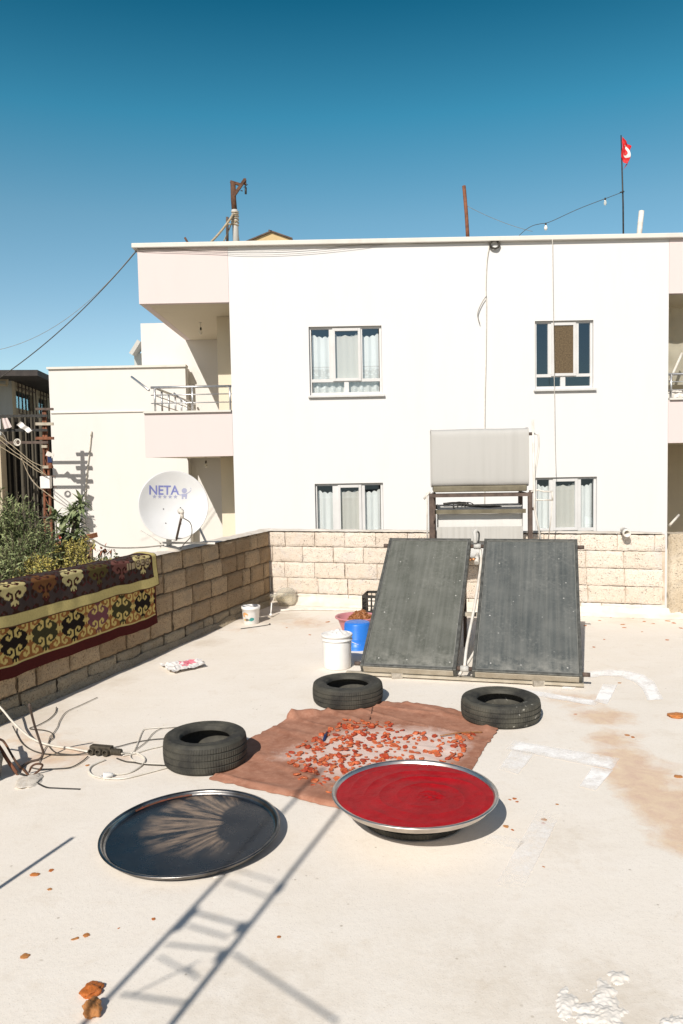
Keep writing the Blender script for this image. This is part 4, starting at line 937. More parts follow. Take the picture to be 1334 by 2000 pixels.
# printed tub in the corner
p = G(489, 1220); r0 = 36 / 2 * p.y / FPX; pb = Vector((p.x, p.y + r0 * .8, 0))
t_ = thing('bucket', 'small white tub with faded orange and green print, standing in the shaded corner', 'bucket', pb, 'plastic buckets on the terrace')
mb = MB(); mb.lathe([(.001, .004), (r0 * .8, .0), (r0 * .84, .006), (r0 * .97, .165), (r0 * 1.03, .168), (r0 * 1.05, .178), (r0 * 1.05, .198), (r0 * 1.0, .20), (r0 * .95, .195), (r0 * .8, .012), (.001, .008)], pb, 48); put('tub_body', mb, 'white_plastic', t_)
mb = MB(); colr = []
def lab(u, v):
    a = R(-165 + 110 * u); z = .03 + .11 * v; r = r0 * (.84 + .13 * z / .165) + .0012
    x, y = u, v
    c = (.62, .60, .57)
    if (x - .35) ** 2 + (y - .72) ** 2 * .7 < .045: c = (.62, .33, .14)
    if (x - .42) ** 2 + (y - .62) ** 2 < .012: c = (.66, .62, .56)
    if (x - .75) ** 2 + (y - .28) ** 2 * 1.2 < .04 and y < .4 + .2 * math.sin(x * 9): c = (.05, .26, .24)
    if (x - .45) ** 2 * .6 + (y - .22) ** 2 < .016: c = (.16, .13, .10)
    if (x - .3) ** 2 + (y - .2) ** 2 < .008: c = (.6, .4, .12)
    colr.append(c); return pb + Vector((r * math.cos(a), r * math.sin(a), z))
mb.grid(lab, 60, 30); mb.att['col'] = ('col', colr); put('printed_label', mb, 'printed', t_)
# glass demijohn on its side in the corner
q0 = G(568, 1186, .0); ax = (DB * .96 + NB * .05).normalized(); cj = Vector((q0.x - .06, q0.y + .12, .118))
ax = -DB; side = Vector((0, 0, 1)); MJ = Matrix((ax.cross(side).normalized(), side, ax)).transposed()
mb = MB(); mb.lathe([(.001, -.115), (.07, -.11), (.105, -.08), (.118, -.02), (.112, .05), (.085, .10), (.045, .135), (.024, .155), (.021, .20), (.025, .205), (.025, .215), (.017, .215), (.016, .16), (.036, .13), (.078, .095), (.105, .045), (.111, -.02), (.098, -.075), (.065, -.10), (.001, -.105)], cj, 48, MJ)
solo('demijohn', mb, 'bottle_glass', 'round clear glass bottle lying in the corner of the parapets', 'glass bottle', loc=tuple(cj))
mb = MB(); a = G(529, 1201, .03); mb.tube([a + Vector((.008, .05, .13)), a + Vector((.004, .02, .06)), a], .008, 8); mb.lathe([(.001, -.016), (.016, -.012), (.02, 0), (.016, .014), (.001, .018)], a, 14); solo('hose_end', mb, 'white_plastic', 'short white hose end hanging beside the glass bottle in the corner', 'hose')
mb = MB(); mb.tube(cat_rom([G(470, 1228, .006), G(500, 1224, .008), G(520, 1221, .008), G(527, 1219, .01)]), [.004] * 18 + [.012], 6); solo('dry_stick', mb, 'dark_steel', 'thin dark stick lying on floor in front of the printed tub', 'stick')
# flattened bag with red flag print
Q = [G(312, 1300, .01), G(392, 1291, .012), G(402, 1302, .01), G(335, 1316, .012)]
mb = MB(); colr = []
def bag(u, v):
    p = Q[0].lerp(Q[1], u).lerp(Q[3].lerp(Q[2], u), v) + Vector((.02 * nz(u * 6, v * 6), .02 * nz(u * 6, v * 6, 4), .018 + .025 * nz(u * 5, v * 4, 2) + .012 * nz(u * 14, v * 12)))
    p.z = max(p.z, .004); c = (.72, .69, .66)
    if .42 < u < .82 and .08 < v < .62:
        c = (.70, .20, .25); x, y = (u - .57) / .20 * 1.0, (v - .35) / .27
        if x * x + y * y < .62 ** 2 and (x - .18) ** 2 + y * y > .5 ** 2: c = (.74, .66, .66)
        if (x - .55) ** 2 + y * y < .03: c = (.74, .66, .66)
    colr.append(c); return p
mb.grid(bag, 70, 34); mb.att['col'] = ('col', colr); solo('plastic_bag', mb, 'printed', 'flattened white plastic bag with a pink-red flag print on the floor', 'plastic bag')
# ------------------------------------------------------------------ rug over the left parapet
MOT = ["#.............", "#..#..........", "#.##..........", "####..........", "####..........", "###...........", "##............", "#.............", "#....##.......", "#...#####.....", "#..#######....", "#..##..####...", "#..##...####..", "#...#...#####.", "##......######", "###....#######", "####..########", "##############", "#############.", "############.."]
def motif(x, y):                                 # x,y in -1..1 -> bool
    ax, ay = abs(x), abs(y)
    if ax >= 1 or ay >= 1: return False
    c, r = int(ax * 14), int((1 - ay) * 20)
    return MOT[min(r, 19)][min(c, 13)] == '#'
GLY = {'S': [" ### ", "#   #", "#    ", " ### ", "    #", "#   #", " ### "], 'E': ["#####", "#    ", "#    ", "#### ", "#    ", "#    ", "#####"], 'L': ["#    "] * 6 + ["#####"], 'I': ["  #  "] * 7, 'O': [" ### ", "#   #", "#   #", "#   #", "#   #", "#   #", " ### "]}
RT0, RT1 = 2.78, 6.6
PITCH_M = 0.335
def lower_col(t, d):                             # t metres along wall, d metres below wall top
    if t < RT0 + .022: return (.085, .022, .018)
    if d > .565: return (.075, .016, .014) if d > .575 else (.56, .46, .19)
    if d < .262: return (.10, .04, .03) if int(t * 60) % 2 else (.07, .03, .022)
    if d < .275: return (.56, .46, .19)
    cy = .418; hh = .140
    k = (t - 3.02) / PITCH_M; i = round(k); x = (k - i) * 2 / .86; y = (cy - d) / hh
    bgc = (.60, .46, .16) if i % 3 else (.56, .43, .15)
    if motif(x, y): return ((.020, .014, .012), (.055, .05, .024), (.17, .065, .075))[(0, 1, 2, 0, 1, 0)[i % 6]]
    k2 = k - .5; i2 = round(k2); x2 = (k2 - i2) * 2 / .86
    for oy in (-1.12, 1.12):
        if motif(x2, (y - oy)): return (.30, .125, .045) if (int(t * 170) + int(d * 170)) % 5 else (.24, .095, .035)
    return bgc
def upper_col(t, s):                             # s metres from top front edge (negative = on top)
    if t < RT0 + .075 or s > .215: return (.56, .46, .19) if (t > RT0 + .012 and s < .292) else (.10, .045, .025)
    if t < RT0 + .085 or s > .205: return (.035, .012, .012)
    # writing, turned upside down, at the right end
    if .022 < s < .084 and RT0 + .12 < t < RT0 + .50:
        g = int((RT0 + .50 - t) / .076); fx = ((RT0 + .50 - t) / .076 - g); fy = (s - .022) / .062
        if g < 5 and .1 < fx < .9:
            ch = "ILSES"[g]; c = 4 - int((fx - .1) / .8 * 5); r = 6 - int(fy * 7)
            if GLY[ch][max(0, min(6, r))][max(0, min(4, c))] == '#': return (.035, .012, .012)
        if .10 < fx < .95: return (.46, .36, .22)
    k = (t - 3.02) / PITCH_M; i = round(k); x = (k - i) * 2 / .80; y = (.030 - s) / .128
    if motif(x, y):
        return ((.58, .48, .22), (.17, .075, .03), (.56, .48, .23), (.10, .078, .028), (.19, .08, .065))[(0, 4, 3, 2, 1)[i % 5]]
    k2 = k - .5; i2 = round(k2); x2 = (k2 - i2) * 2 / .86
    for oy in (-1.0, 1.0):
        if motif(x2, y - oy): return (.060, .044, .040)
    if (abs(x) * .9 + abs(y + .1)) % .5 < .10: return (.10, .024, .026)
    return (.042, .018, .011)
rug = thing('rug', 'dark patterned rug with yellow borders hung over the left parapet', 'rug', CN + DL * 4.4 + Vector((0, 0, .95)))
TOPZ = .957
def rug_top_sag(t): return 0.018 * nz(t * 1.7, 3) + 0.008 * nz(t * 6, 1)
def hang(t, d, off, hang_off):                   # point at distance d below the front top edge
    wv = 0.022 * nz(t * 2.6, d * 2, hang_off) + 0.006 * nz(t * 8, d * 5, hang_off)
    lower_edge = 0.032 * nz(t * 1.9, 8 + hang_off)
    z = TOPZ + off * .5 + rug_top_sag(t) - d
    return CN + DL * t + NL * (0.022 + off + max(0, wv + .008) * min(1, d * 5)) + Vector((0, 0, z + lower_edge * min(1, d * 2)))
def wrap(t, s, off, hang_off):                   # s<0 goes over the top and down the back
    if s >= 0.03: return hang(t, s, off, hang_off)
    if s >= -0.03:
        a = (s + .03) / .06 * math.pi / 2; r = .04
        h = hang(t, 0.03, off, hang_off); c = h - NL * r + Vector((0, 0, 0))
        return c + NL * r * math.sin(a) + Vector((0, 0, .028 * math.cos(a) + .002))
    b = wrap(t, -0.03, off, hang_off)
    if s >= -.21: return b - NL * (-(s + .03)) + Vector((0, 0, .010 * math.sin(-(s + .03) / .18 * math.pi) + .005 * nz(t * 7, s * 9)))
    b = wrap(t, -.21, off, hang_off); return b - NL * .01 - Vector((0, 0, -(s + .21)))
for nm, off, ho, s0, s1, cf, nt_, ns in (('lower_layer', .006, 2.0, 0.02, .66, lower_col, 620, 110), ('upper_layer', .024, 5.0, -.50, .30, upper_col, 620, 132)):
    mb = MB(); cols = []
    def fn(u, v):
        t = RT0 + (RT1 - RT0) * u; s = s0 + (s1 - s0) * v
        if nm == 'upper_layer' and v > .9: pass
        cols.append(cf(t, s)); p = wrap(t, s, off, ho)
        if nm == 'upper_layer' and s > .1: p += NL * (0.022 * ((s - .1) / .2) ** 2 * (0.5 + nz(t * 3, 4)))
        return p
    mb.grid(fn, nt_, ns); mb.att['col'] = ('col', cols)
    o = put(nm, mb, 'rug', rug); sol = o.modifiers.new('thickness', 'SOLIDIFY'); sol.thickness = .007; sol.offset = -1
# ------------------------------------------------------------------ cables, socket strip, bars
def cable(pts, r, mat, label, z0=.008, name='cable', cat='cable'):
    P = [G(p[0], p[1], p[2] if len(p) > 2 else z0) for p in pts]
    mb = MB(); mb.tube(cat_rom(P, 8), r * .68, 8); return solo(name, mb, mat, label, cat)
sx0, sx1 = G(173, 1474, .0), G(240, 1480, .0)
ps = thing('socket_strip', 'dark three-socket power strip lying on the concrete by the cables', 'power strip', (sx0 + sx1) / 2)
XA = (sx1 - sx0).normalized(); YA = Vector((-XA.y, XA.x, 0)); ZA = Vector((0, 0, 1)); MA = Matrix((XA, YA, ZA)).transposed(); L = (sx1 - sx0).length * .62
mb = MB(); mb.box(sx0 + XA * L / 2 + YA * .03 + ZA * .03, (L, .045, .05), MA); put('strip_body', mb, 'brown_cloth_dark', ps, bevel=.006)
for k in range(3):
    c = sx0 + XA * (L * (k + .5) / 3) + YA * .006 + ZA * .024
    MK = Matrix((XA, ZA, -YA)).transposed()
    mb = MB(); mb.lathe([(.001, .004), (.013, .004), (.014, .008), (.014, .024), (.017, .026), (.0205, .024), (.021, .012), (.021, -.01)], c, 24, MK)
    for s in (-.005, .005): mb.tube([c + XA * s - YA * .004, c + XA * s - YA * .012], .0022, 6)
    put('socket', mb, 'brown_cloth_dark', ps)
mb = MB()
for k in range(7):
    q = sx0 + XA * (L + .004 + k * .010) + YA * .022 + ZA * (.026 + .005 * nz(k, 1)); mb.lathe([(.001, -.006), (.018 + .005 * nz(k, 4), -.004), (.021 + .004 * nz(k, 7), 0), (.017, .006), (.001, .007)], q, 14, Matrix((YA, ZA, XA)).transposed() @ Matrix.Rotation(.3 * nz(k, 9), 3, 'X'))
put('taped_joint', mb, 'brown_cloth_dark', ps)
cable([(-60, 1320, .35), (0, 1381, .17), (25, 1410, .10), (60, 1441, .04), (100, 1456), (135, 1461), (172, 1468, .02)], .010, 'cable_white', 'thick white cable curving from left edge down to the power strip', .012)
cable([(25, 1418, .03), (32, 1432), (45, 1453), (70, 1468), (105, 1474), (145, 1474), (172, 1470, .02)], .006, 'cable_black', 'dark cable looping out of the wall base into the power strip')
cable([(110, 1381, .01), (108, 1392), (95, 1405), (75, 1416), (58, 1423), (85, 1426), (100, 1431), (104, 1440), (95, 1449), (96, 1458), (110, 1470), (140, 1474)], .005, 'cable_black', 'thin dark cable with a small loop near the foot of the left parapet')
cable([(190, 1362), (160, 1376), (130, 1390), (117, 1407), (112, 1420), (103, 1433), (97, 1440), (94, 1452), (86, 1465), (76, 1490)], .0045, 'cable_grey', 'thin grey cable running up along the left parapet')
cable([(172, 1477, .01), (160, 1487), (140, 1498), (115, 1501), (78, 1502), (60, 1499)], .005, 'cable_black', 'dark cable arching below the power strip towards the iron bars')
cable([(237, 1472, .02), (256, 1470), (268, 1471), (280, 1478), (283, 1486), (274, 1497), (255, 1508), (235, 1512), (222, 1511, .014)], .007, 'cable_white', 'white cable of the plug, curling out of the power strip')
cable([(330, 1498), (300, 1506), (262, 1516), (235, 1521), (205, 1520), (183, 1515), (174, 1506), (178, 1497), (190, 1490), (205, 1484)], .007, 'cable_white', 'white cable loop lying beneath the plug and passing by the tyre')
cable([(345, 1447), (320, 1456), (290, 1463), (265, 1471), (240, 1476)], .006, 'cable_white', 'white cable lying straight from the power strip to the left tyre')
cable([(345, 1420), (310, 1421), (284, 1424), (277, 1430), (270, 1448), (262, 1466), (255, 1475), (258, 1483), (275, 1490), (300, 1492), (340, 1494)], .005, 'cable_white', 'uppermost pale cable bending sharply behind the left tyre')
cable([(335, 1442), (300, 1444), (262, 1450), (235, 1457), (216, 1461)], .0045, 'cable_black', 'thin dark cable from the far side of power strip to the tyre')
cable([(345, 1420), (315, 1423), (298, 1433), (285, 1449), (265, 1464)], .004, 'cable_grey', 'thin grey cable below the uppermost pale cable behind the left tyre')
cable([(228, 1481, .01), (245, 1487), (262, 1489), (285, 1493), (330, 1495)], .006, 'cable_black', 'short dark cable running from taped joint under the left tyre')
a = G(221, 1513, .016); b = G(200, 1516, .016); dd = (b - a).normalized()
pg = thing('mains_plug', 'white two-pin plug lying on the concrete in front of power strip', 'plug', (a.x, a.y, 0))
mb = MB(); MP = dd.to_track_quat('Z', 'Y').to_matrix(); mb.lathe([(.001, 0), (.010, .0), (.012, .012), (.017, .02), (.019, .045), (.020, .05), (.020, .055), (.001, .056)], a, 20, MP); put('plug_body', mb, 'white_plastic', pg)
mb = MB(); sdv = dd.cross(ZA).normalized()
for s in (-.009, .009): mb.tube([a + dd * .055 + sdv * s, a + dd * .075 + sdv * s], .0024, 6)
put('pin', mb, 'alu', pg)
def bars(pts, r, mat, label, name='iron_bar', cat='iron bar'):
    mb = MB(); mb.tube(cat_rom([G(*p) for p in pts], 6), r, 8); return solo(name, mb, mat, label, cat)
bars([(57, 1376, .42), (68, 1418, .24), (80, 1455, .10), (84, 1470, .04), (78, 1482, .01), (60, 1487, .008), (50, 1492, .008), (40, 1500, .008)], .0075, 'rust_brown', 'dark iron bar standing bent upright beside the left parapet')
bars([(-25, 1440, .14), (0, 1444, .14), (10, 1452, .13), (25, 1478, .08), (38, 1497, .03), (45, 1502, .008), (55, 1514, .0)], .007, 'rust', 'thin rusty bar hooked over at its upper end, left edge')
bars([(-30, 1420, .22), (0, 1461, .14), (15, 1485, .08), (30, 1506, .02), (36, 1513, .0)], .011, 'rust_bright', 'thick orange rusty bar slanting in from left edge')
bars([(57, 1508, .01), (62, 1497, .05), (72, 1492, .07), (83, 1494, .06), (78, 1503, .03), (70, 1510, .01), (60, 1518, .0)], .006, 'rust', 'short twisted rusty bar rising in a small hoop from the concrete')
bars([(34, 1509, .02), (50, 1515, .01), (70, 1528), (90, 1538), (110, 1540), (157, 1542)], .006, 'dark_steel', 'dark iron bar lying flat and pointing to the empty tray')
# broken concrete chunk and rubble at the left edge
p = G(-14, 1530); me = piece_mesh('concrete_chunk', 90, 1.0, .8, 'concrete_chunk', False, 30, 18)
o = bpy.data.objects.new('concrete_chunk', me); COL.objects.link(o); o.location = (p.x - .055, p.y + .03, -.02); o.scale = (.085, .15, .17); tag(o, 'rough broken concrete chunk standing at the left edge of terrace', 'rubble')
p = G(55, 1530); me = piece_mesh('mortar_patch', 91, 1.0, .4, 'fillet', False, 30, 14)
o = bpy.data.objects.new('mortar_patch', me); COL.objects.link(o); o.location = (p.x, p.y + .02, -.01); o.scale = (.09, .11, .035); tag(o, 'low pale mortar patch that holds the feet of the iron bars', 'mortar')
# ------------------------------------------------------------------ satellite dish on the left parapet
td = 2.30; pm_ = CN + DL * td - NL * .10
DC = F(337, 988, pm_.y - .05); Rd = 65.5 * DC.y / FPX
dish = thing('satellite_dish', 'round white satellite dish with blue lettering on the left parapet', 'satellite dish', Vector((pm_.x, pm_.y, .94)))
AXD = (CAM - DC).normalized() + Vector((.16, .0, .10)); AXD.normalize()
XD = Vector((0, 0, 1)).cross(AXD).normalized(); XD = (XD + Vector((0, 0, -.02))).normalized(); YD = AXD.cross(XD).normalized(); MD = Matrix((XD, YD, AXD)).transposed()
dep = .085
def dz(r): return -dep * (1 - (r / Rd) ** 2) + dep
mb = MB(); prof = [(.0005, 0.0)] + [(Rd * k / 14, dep * (k / 14) ** 2) for k in range(1, 15)] + [(Rd + .006, dep + .002), (Rd + .010, dep - .004), (Rd + .008, dep - .012), (Rd, dep - .010)] + [(Rd * k / 14, dep * (k / 14) ** 2 - .004) for k in range(13, 0, -1)]
mb.lathe(prof, DC, 96, MD); put('reflector', mb, 'dish', dish)
def dpt(x, y, lift=.002): return DC + MD @ Vector((x, y, dep * (x * x + y * y) / Rd ** 2 + lift))
def text_mesh(txt, size, x0, y0, fn, extr=0.0, offset=0.0):
    cu = bpy.data.curves.new('lettering', 'FONT'); cu.body = txt; cu.size = size; cu.offset = offset; cu.resolution_u = 6
    ob = bpy.data.objects.new('lettering_tmp', cu); COL.objects.link(ob); bpy.context.view_layer.update()
    me = bpy.data.meshes.new_from_object(ob.evaluated_get(bpy.context.evaluated_depsgraph_get()))
    xs = [v.co.x for v in me.vertices]; wdt = max(xs) - min(xs); mn = min(xs)
    m = MB(); m.v = [fn(x0 + v.co.x - mn, y0 + v.co.y) for v in me.vertices]; m.f = [tuple(p.vertices) for p in me.polygons]; m.sm = [False] * len(m.f)
    bpy.data.objects.remove(ob); bpy.data.curves.remove(cu); bpy.data.meshes.remove(me); return m, wdt
px2m = DC.y / FPX
m_, wd = text_mesh('NETA', 26 * px2m * 1.0, 0, 0, lambda x, y: Vector((x, y, 0)), offset=.0022)
kx = 58 * px2m / wd
m_.v = [dpt(-45 * px2m + p.x * kx, 22 * px2m + p.y * .95) for p in m_.v]
put('lettering', m_, 'blue_print', dish)
mb = MB()
def star(cx, cy, r):
    mb.face([dpt(cx + rr * math.sin(k * math.pi / 5), cy + rr * math.cos(k * math.pi / 5)) for k in range(10) for rr in [r if k % 2 == 0 else r * .42]])
for k in range(5): star((-35 + 10.2 * k) * px2m, (18 - .1 * k) * px2m, 4.4 * px2m)
put('star_row', mb, 'grey_print', dish)
mb = MB()
# small emblem: an antenna figure with an orbit ring
ex, ey = 23 * px2m, 26 * px2m
ring = [(ex + 13 * px2m * math.cos(a) + 0 * a, ey + 1 * px2m + 6 * px2m * math.sin(a) + .25 * 13 * px2m * math.cos(a)) for a in [R(150 + 12 * k) for k in range(21)]]
for a, b in zip(ring[:-1], ring[1:]): mb.face([dpt(a[0], a[1]), dpt(b[0], b[1]), dpt(b[0], b[1] + 1.5 * px2m), dpt(a[0], a[1] + 1.5 * px2m)])
mb.face([dpt(ex + r * px2m * math.cos(a) * 1.0, ey + 3 * px2m + r * px2m * math.sin(a)) for a in [R(24 * k) for k in range(15)] for r in [5]])
for x0, x1, y0, y1 in ((-5, 5, -9, -3), (-5, -2, -13, -9.6), (1.5, 4.5, -13, -9.6)): mb.face([dpt(ex + a * px2m, ey + b * px2m) for a, b in ((x0, y0), (x1, y0), (x1, y1), (x0, y1))])
put('emblem', mb, 'grey_print', dish)
mb = MB()
for x, y in ((-18, -6), (15, -4), (-15, -34), (14, -36)): mb.lathe([(.006, 0), (.005, .004), (.001, .005)], dpt(x * px2m, y * px2m), 10, MD)
put('bolt', mb, 'dark_steel', dish)
# feed arm
fa0 = dpt(3 * px2m, -Rd * .97, .0) - MD @ Vector((0, .02, .02)); ft_ = F(355, 1000, DC.y - .42)
mb = MB(); mb.tube([fa0, ft_ + Vector((0, 0, -.03))], .012, 8); put('feed_arm', mb, 'rust_brown', dish)
fd = (DC - ft_).normalized(); MF = fd.to_track_quat('Z', 'Y').to_matrix()
mb = MB(); mb.lathe([(.001, -.03), (.018, -.03), (.020, .02), (.028, .03), (.030, .055), (.024, .058), (.001, .056)], ft_, 24, MF); mb.tube([ft_ - fd * .01, ft_ - fd * .01 - Vector((0, 0, .06))], .017, 12); put('feed_horn', mb, 'pipe_white', dish)
mb = MB(); mb.tube(cat_rom([ft_ - Vector((0, 0, .05)), F(372, 1022, DC.y - .3), F(374, 1045, DC.y - .1), F(360, 1062, pm_.y), F(350, 1074, pm_.y), F(340, 1072, pm_.y + .05)]), .005, 6); put('feed_cable', mb, 'cable_grey', dish)
mb = MB(); pb_ = Vector((pm_.x, pm_.y, .93)); pp_ = Vector((pm_.x, pm_.y + .02, DC.z - Rd * .1)); mb.tube([pb_, pp_], .027, 16); put('mast_tube', mb, 'galv', dish)
mb = MB(); bk = DC - AXD * .05; mb.box(bk - AXD * .03, (.16, .20, .05), MD); mb.bar(bk - AXD * .03, pp_, .05, .05); put('rear_bracket', mb, 'galv', dish)
mb = MB()
q = F(275, 1037, pm_.y + .25); mb.bar(q, F(312, 1060, pm_.y + .1), .02, .012); mb.bar(F(312, 1060, pm_.y + .1), F(420, 1061, pm_.y + .1), .012, .02); mb.bar(F(314, 1060, pm_.y + .1), F(312, 1082, pm_.y + .1), .012, .012); mb.bar(F(388, 1028, pm_.y + .3), F(404, 1062, pm_.y + .1), .02, .012)
put('stay', mb, 'pipe_white', dish)
mb = MB(); q = Vector((pm_.x, pm_.y, .955)); mb.lathe([(.12, -.02), (.11, .005), (.06, .03), (.028, .035)], q, 20); put('mortar_foot', mb, 'fillet', dish)
mb = MB(); mb.tube(cat_rom([F(160, 1050, 9.5), F(180, 1054, 9.2), F(205, 1067, 8.8), F(235, 1070, 8.4), F(280, 1069, 8.2), F(320, 1065, pm_.y + .05)]), .008, 6); solo('cable', mb, 'cable_grey', 'grey cable reaching from the plants to the foot of satellite dish', 'cable')
# ------------------------------------------------------------------ apartment building across the street
YF = 14.6; YR = 18.9; GZ = -4.5
bld = thing('apartment_building', 'white two-storey apartment house with pale pink balcony bands and flat roof', 'building', (2.0, YF, GZ))
def fx(px, py, Y=YF): return F(px, py, Y).x
def fz(px, py, Y=YF): return F(px, py, Y).z
XL, XR = fx(452, 750), fx(1305, 750)
XP0 = fx(270, 540); ZTOP = fz(700, 478); XPR = XR + 3.2
def win_rect(l, r, t, b): return (fx(l, (t + b) / 2), fx(r, (t + b) / 2), fz((l + r) / 2, b), fz((l + r) / 2, t))
W1 = win_rect(604, 746, 637, 771); W2 = win_rect(1045, 1159, 626, 759)
hgt = W1[3] - W1[2]
_w3 = win_rect(616, 749, 944, 1077); W3 = (_w3[0], _w3[1], _w3[3] - hgt, _w3[3])
_w4 = win_rect(1046, 1166, 932, 1063); W4 = (_w4[0], _w4[1], _w4[3] - hgt, _w4[3])
def wall_holes(mb, x0, x1, z0, z1, holes, Y, thick):
    xs = sorted({x0, x1} | {h[0] for h in holes} | {h[1] for h in holes}); zs = sorted({z0, z1} | {h[2] for h in holes} | {h[3] for h in holes})
    for a, b in zip(xs[:-1], xs[1:]):
        for c, d in zip(zs[:-1], zs[1:]):
            mx_, mz_ = (a + b) / 2, (c + d) / 2
            if any(h[0] < mx_ < h[1] and h[2] < mz_ < h[3] for h in holes): continue
            mb.face([(a, Y, c), (b, Y, c), (b, Y, d), (a, Y, d)])
            mb.face([(a, Y + thick, c), (a, Y + thick, d), (b, Y + thick, d), (b, Y + thick, c)])
    for h in holes:
        mb.face([(h[0], Y, h[2]), (h[0], Y, h[3]), (h[0], Y + thick, h[3]), (h[0], Y + thick, h[2])]); mb.face([(h[1], Y, h[2]), (h[1], Y + thick, h[2]), (h[1], Y + thick, h[3]), (h[1], Y, h[3])])
        mb.face([(h[0], Y, h[2]), (h[0], Y + thick, h[2]), (h[1], Y + thick, h[2]), (h[1], Y, h[2])]); mb.face([(h[0], Y, h[3]), (h[1], Y, h[3]), (h[1], Y + thick, h[3]), (h[0], Y + thick, h[3])])
mb = MB(); wall_holes(mb, XL, XR, GZ, ZTOP, [W1, W2, W3, W4], YF, .20)
put('front_wall', mb, 'white_wall', bld)
mb = MB()
def slab(mb, x0, x1, y0, y1, z0, z1): mb.box(((x0 + x1) / 2, (y0 + y1) / 2, (z0 + z1) / 2), (x1 - x0, y1 - y0, z1 - z0))
XI = fx(424, 660, 16.0)
slab(mb, XL, XL + .2, YF + .202, 16.0, GZ, ZTOP)                               # return of the front wall
slab(mb, XI, XL + .2, 16.003, YR, GZ, ZTOP)                                     # inner block beside the recess
slab(mb, XR - .2, XR - .0, YF + .202, 24, GZ, ZTOP)
slab(mb, XL + .2, XR - .2, 24.0, 24.2, GZ, ZTOP)
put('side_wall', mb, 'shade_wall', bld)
XB0 = fx(276, 680, YR); ZB1 = fz(310, 631, YR)
mb = MB(); slab(mb, XB0, XL + .2, YR + .003, 24.0, GZ, ZB1); put('recess_wall', mb, 'cream_wall', bld)
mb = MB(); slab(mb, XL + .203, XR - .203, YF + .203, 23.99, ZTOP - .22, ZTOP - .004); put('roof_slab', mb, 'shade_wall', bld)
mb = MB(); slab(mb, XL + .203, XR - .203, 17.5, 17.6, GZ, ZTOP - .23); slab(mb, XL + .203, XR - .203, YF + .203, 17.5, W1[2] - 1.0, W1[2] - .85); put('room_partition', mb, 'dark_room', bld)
# balcony bands
ZU0, ZU1 = fz(360, 592), ZTOP
ZL0, ZL1 = fz(370, 892), fz(370, 806)
def band(x0, x1, z0, z1, label=None):
    mb = MB(); slab(mb, x0, x1, YF - .004, YF + .14, z0, z1); return put('balcony_band', mb, 'pink_wall', bld, label)
band(XP0, XL - .003, ZU0, ZU1, 'upper left pink band'); band(fx(283, 850), XL - .003, ZL0, ZL1, 'lower left pink band')
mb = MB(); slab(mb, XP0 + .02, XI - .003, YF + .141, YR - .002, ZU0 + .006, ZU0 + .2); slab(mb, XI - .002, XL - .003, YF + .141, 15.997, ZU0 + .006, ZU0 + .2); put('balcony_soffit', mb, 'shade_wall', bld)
mb = MB(); slab(mb, XP0, XP0 + .13, YF + .142, YR - .002, ZU0 + .003, ZU1); put('balcony_side', mb, 'pink_wall', bld)
mb = MB(); slab(mb, fx(283, 850), XI - .003, YF + .141, YR - .002, ZL0 + .006, ZL0 + .16); slab(mb, XI - .002, XL - .003, YF + .141, 15.997, ZL0 + .006, ZL0 + .16); put('balcony_floor', mb, 'shade_wall', bld)
mb = MB(); slab(mb, fx(283, 850), fx(283, 850) + .13, YF + .142, YR - .002, ZL0 + .003, ZL1); put('balcony_side', mb, 'pink_wall', bld)
ZRU0 = fz(1320, 573); ZRL1, ZRL0 = fz(1320, 781), fz(1320, 865)
band(XR + .003, XPR, ZRU0, ZTOP, 'upper right pink band'); band(XR + .003, XPR, ZRL0, ZRL1, 'lower right pink band')
mb = MB(); slab(mb, XR + .003, XPR, YF + .141, 17.4, ZRU0 + .006, ZRU0 + .2); slab(mb, XR + .003, XPR, YF + .141, 17.4, ZRL0 + .006, ZRL0 + .16); slab(mb, XR + .003, XPR, 17.403, 17.6, GZ, ZTOP); slab(mb, XPR - .2, XPR, YF + .142, 17.4, GZ, ZRL0); put('balcony_recess', mb, 'shade_wall', bld)
mb = MB(); slab(mb, XR + .62, XR + .70, 16.6, 17.4, ZRL0 - 2.8, ZRL0 - .01); slab(mb, XR + .003, XR + .2, 16.8, 17.4, ZRL0 - 2.8, ZRL0 - .01); put('balcony_pillar', mb, 'shade_wall', bld)
# copings
def coping(x0, x1, y0, y1, z, h=.07, ov=.07):
    mb = MB(); slab(mb, x0 - ov, x1 + ov, y0 - ov, y1 + ov, z, z + h); return mb
c = coping(XP0 + .0, XPR + 1, YF, YF + .22, ZTOP + .001, .085, .085); put('roof_coping', c, 'coping', bld, bevel=.012)
c = MB(); slab(c, XP0 - .05, XP0 + .16, YF + .31, YR, ZTOP + .001, ZTOP + .08); put('roof_coping', c, 'coping', bld)
c = MB(); slab(c, fx(281, 805), XL - .02, YF - .05, YF + .18, ZL1 + .001, ZL1 + .035); put('balcony_coping', c, 'coping', bld)
c = MB(); slab(c, XR + .02, XPR, YF - .05, YF + .18, ZRL1 + .001, ZRL1 + .035); put('balcony_coping', c, 'coping', bld)
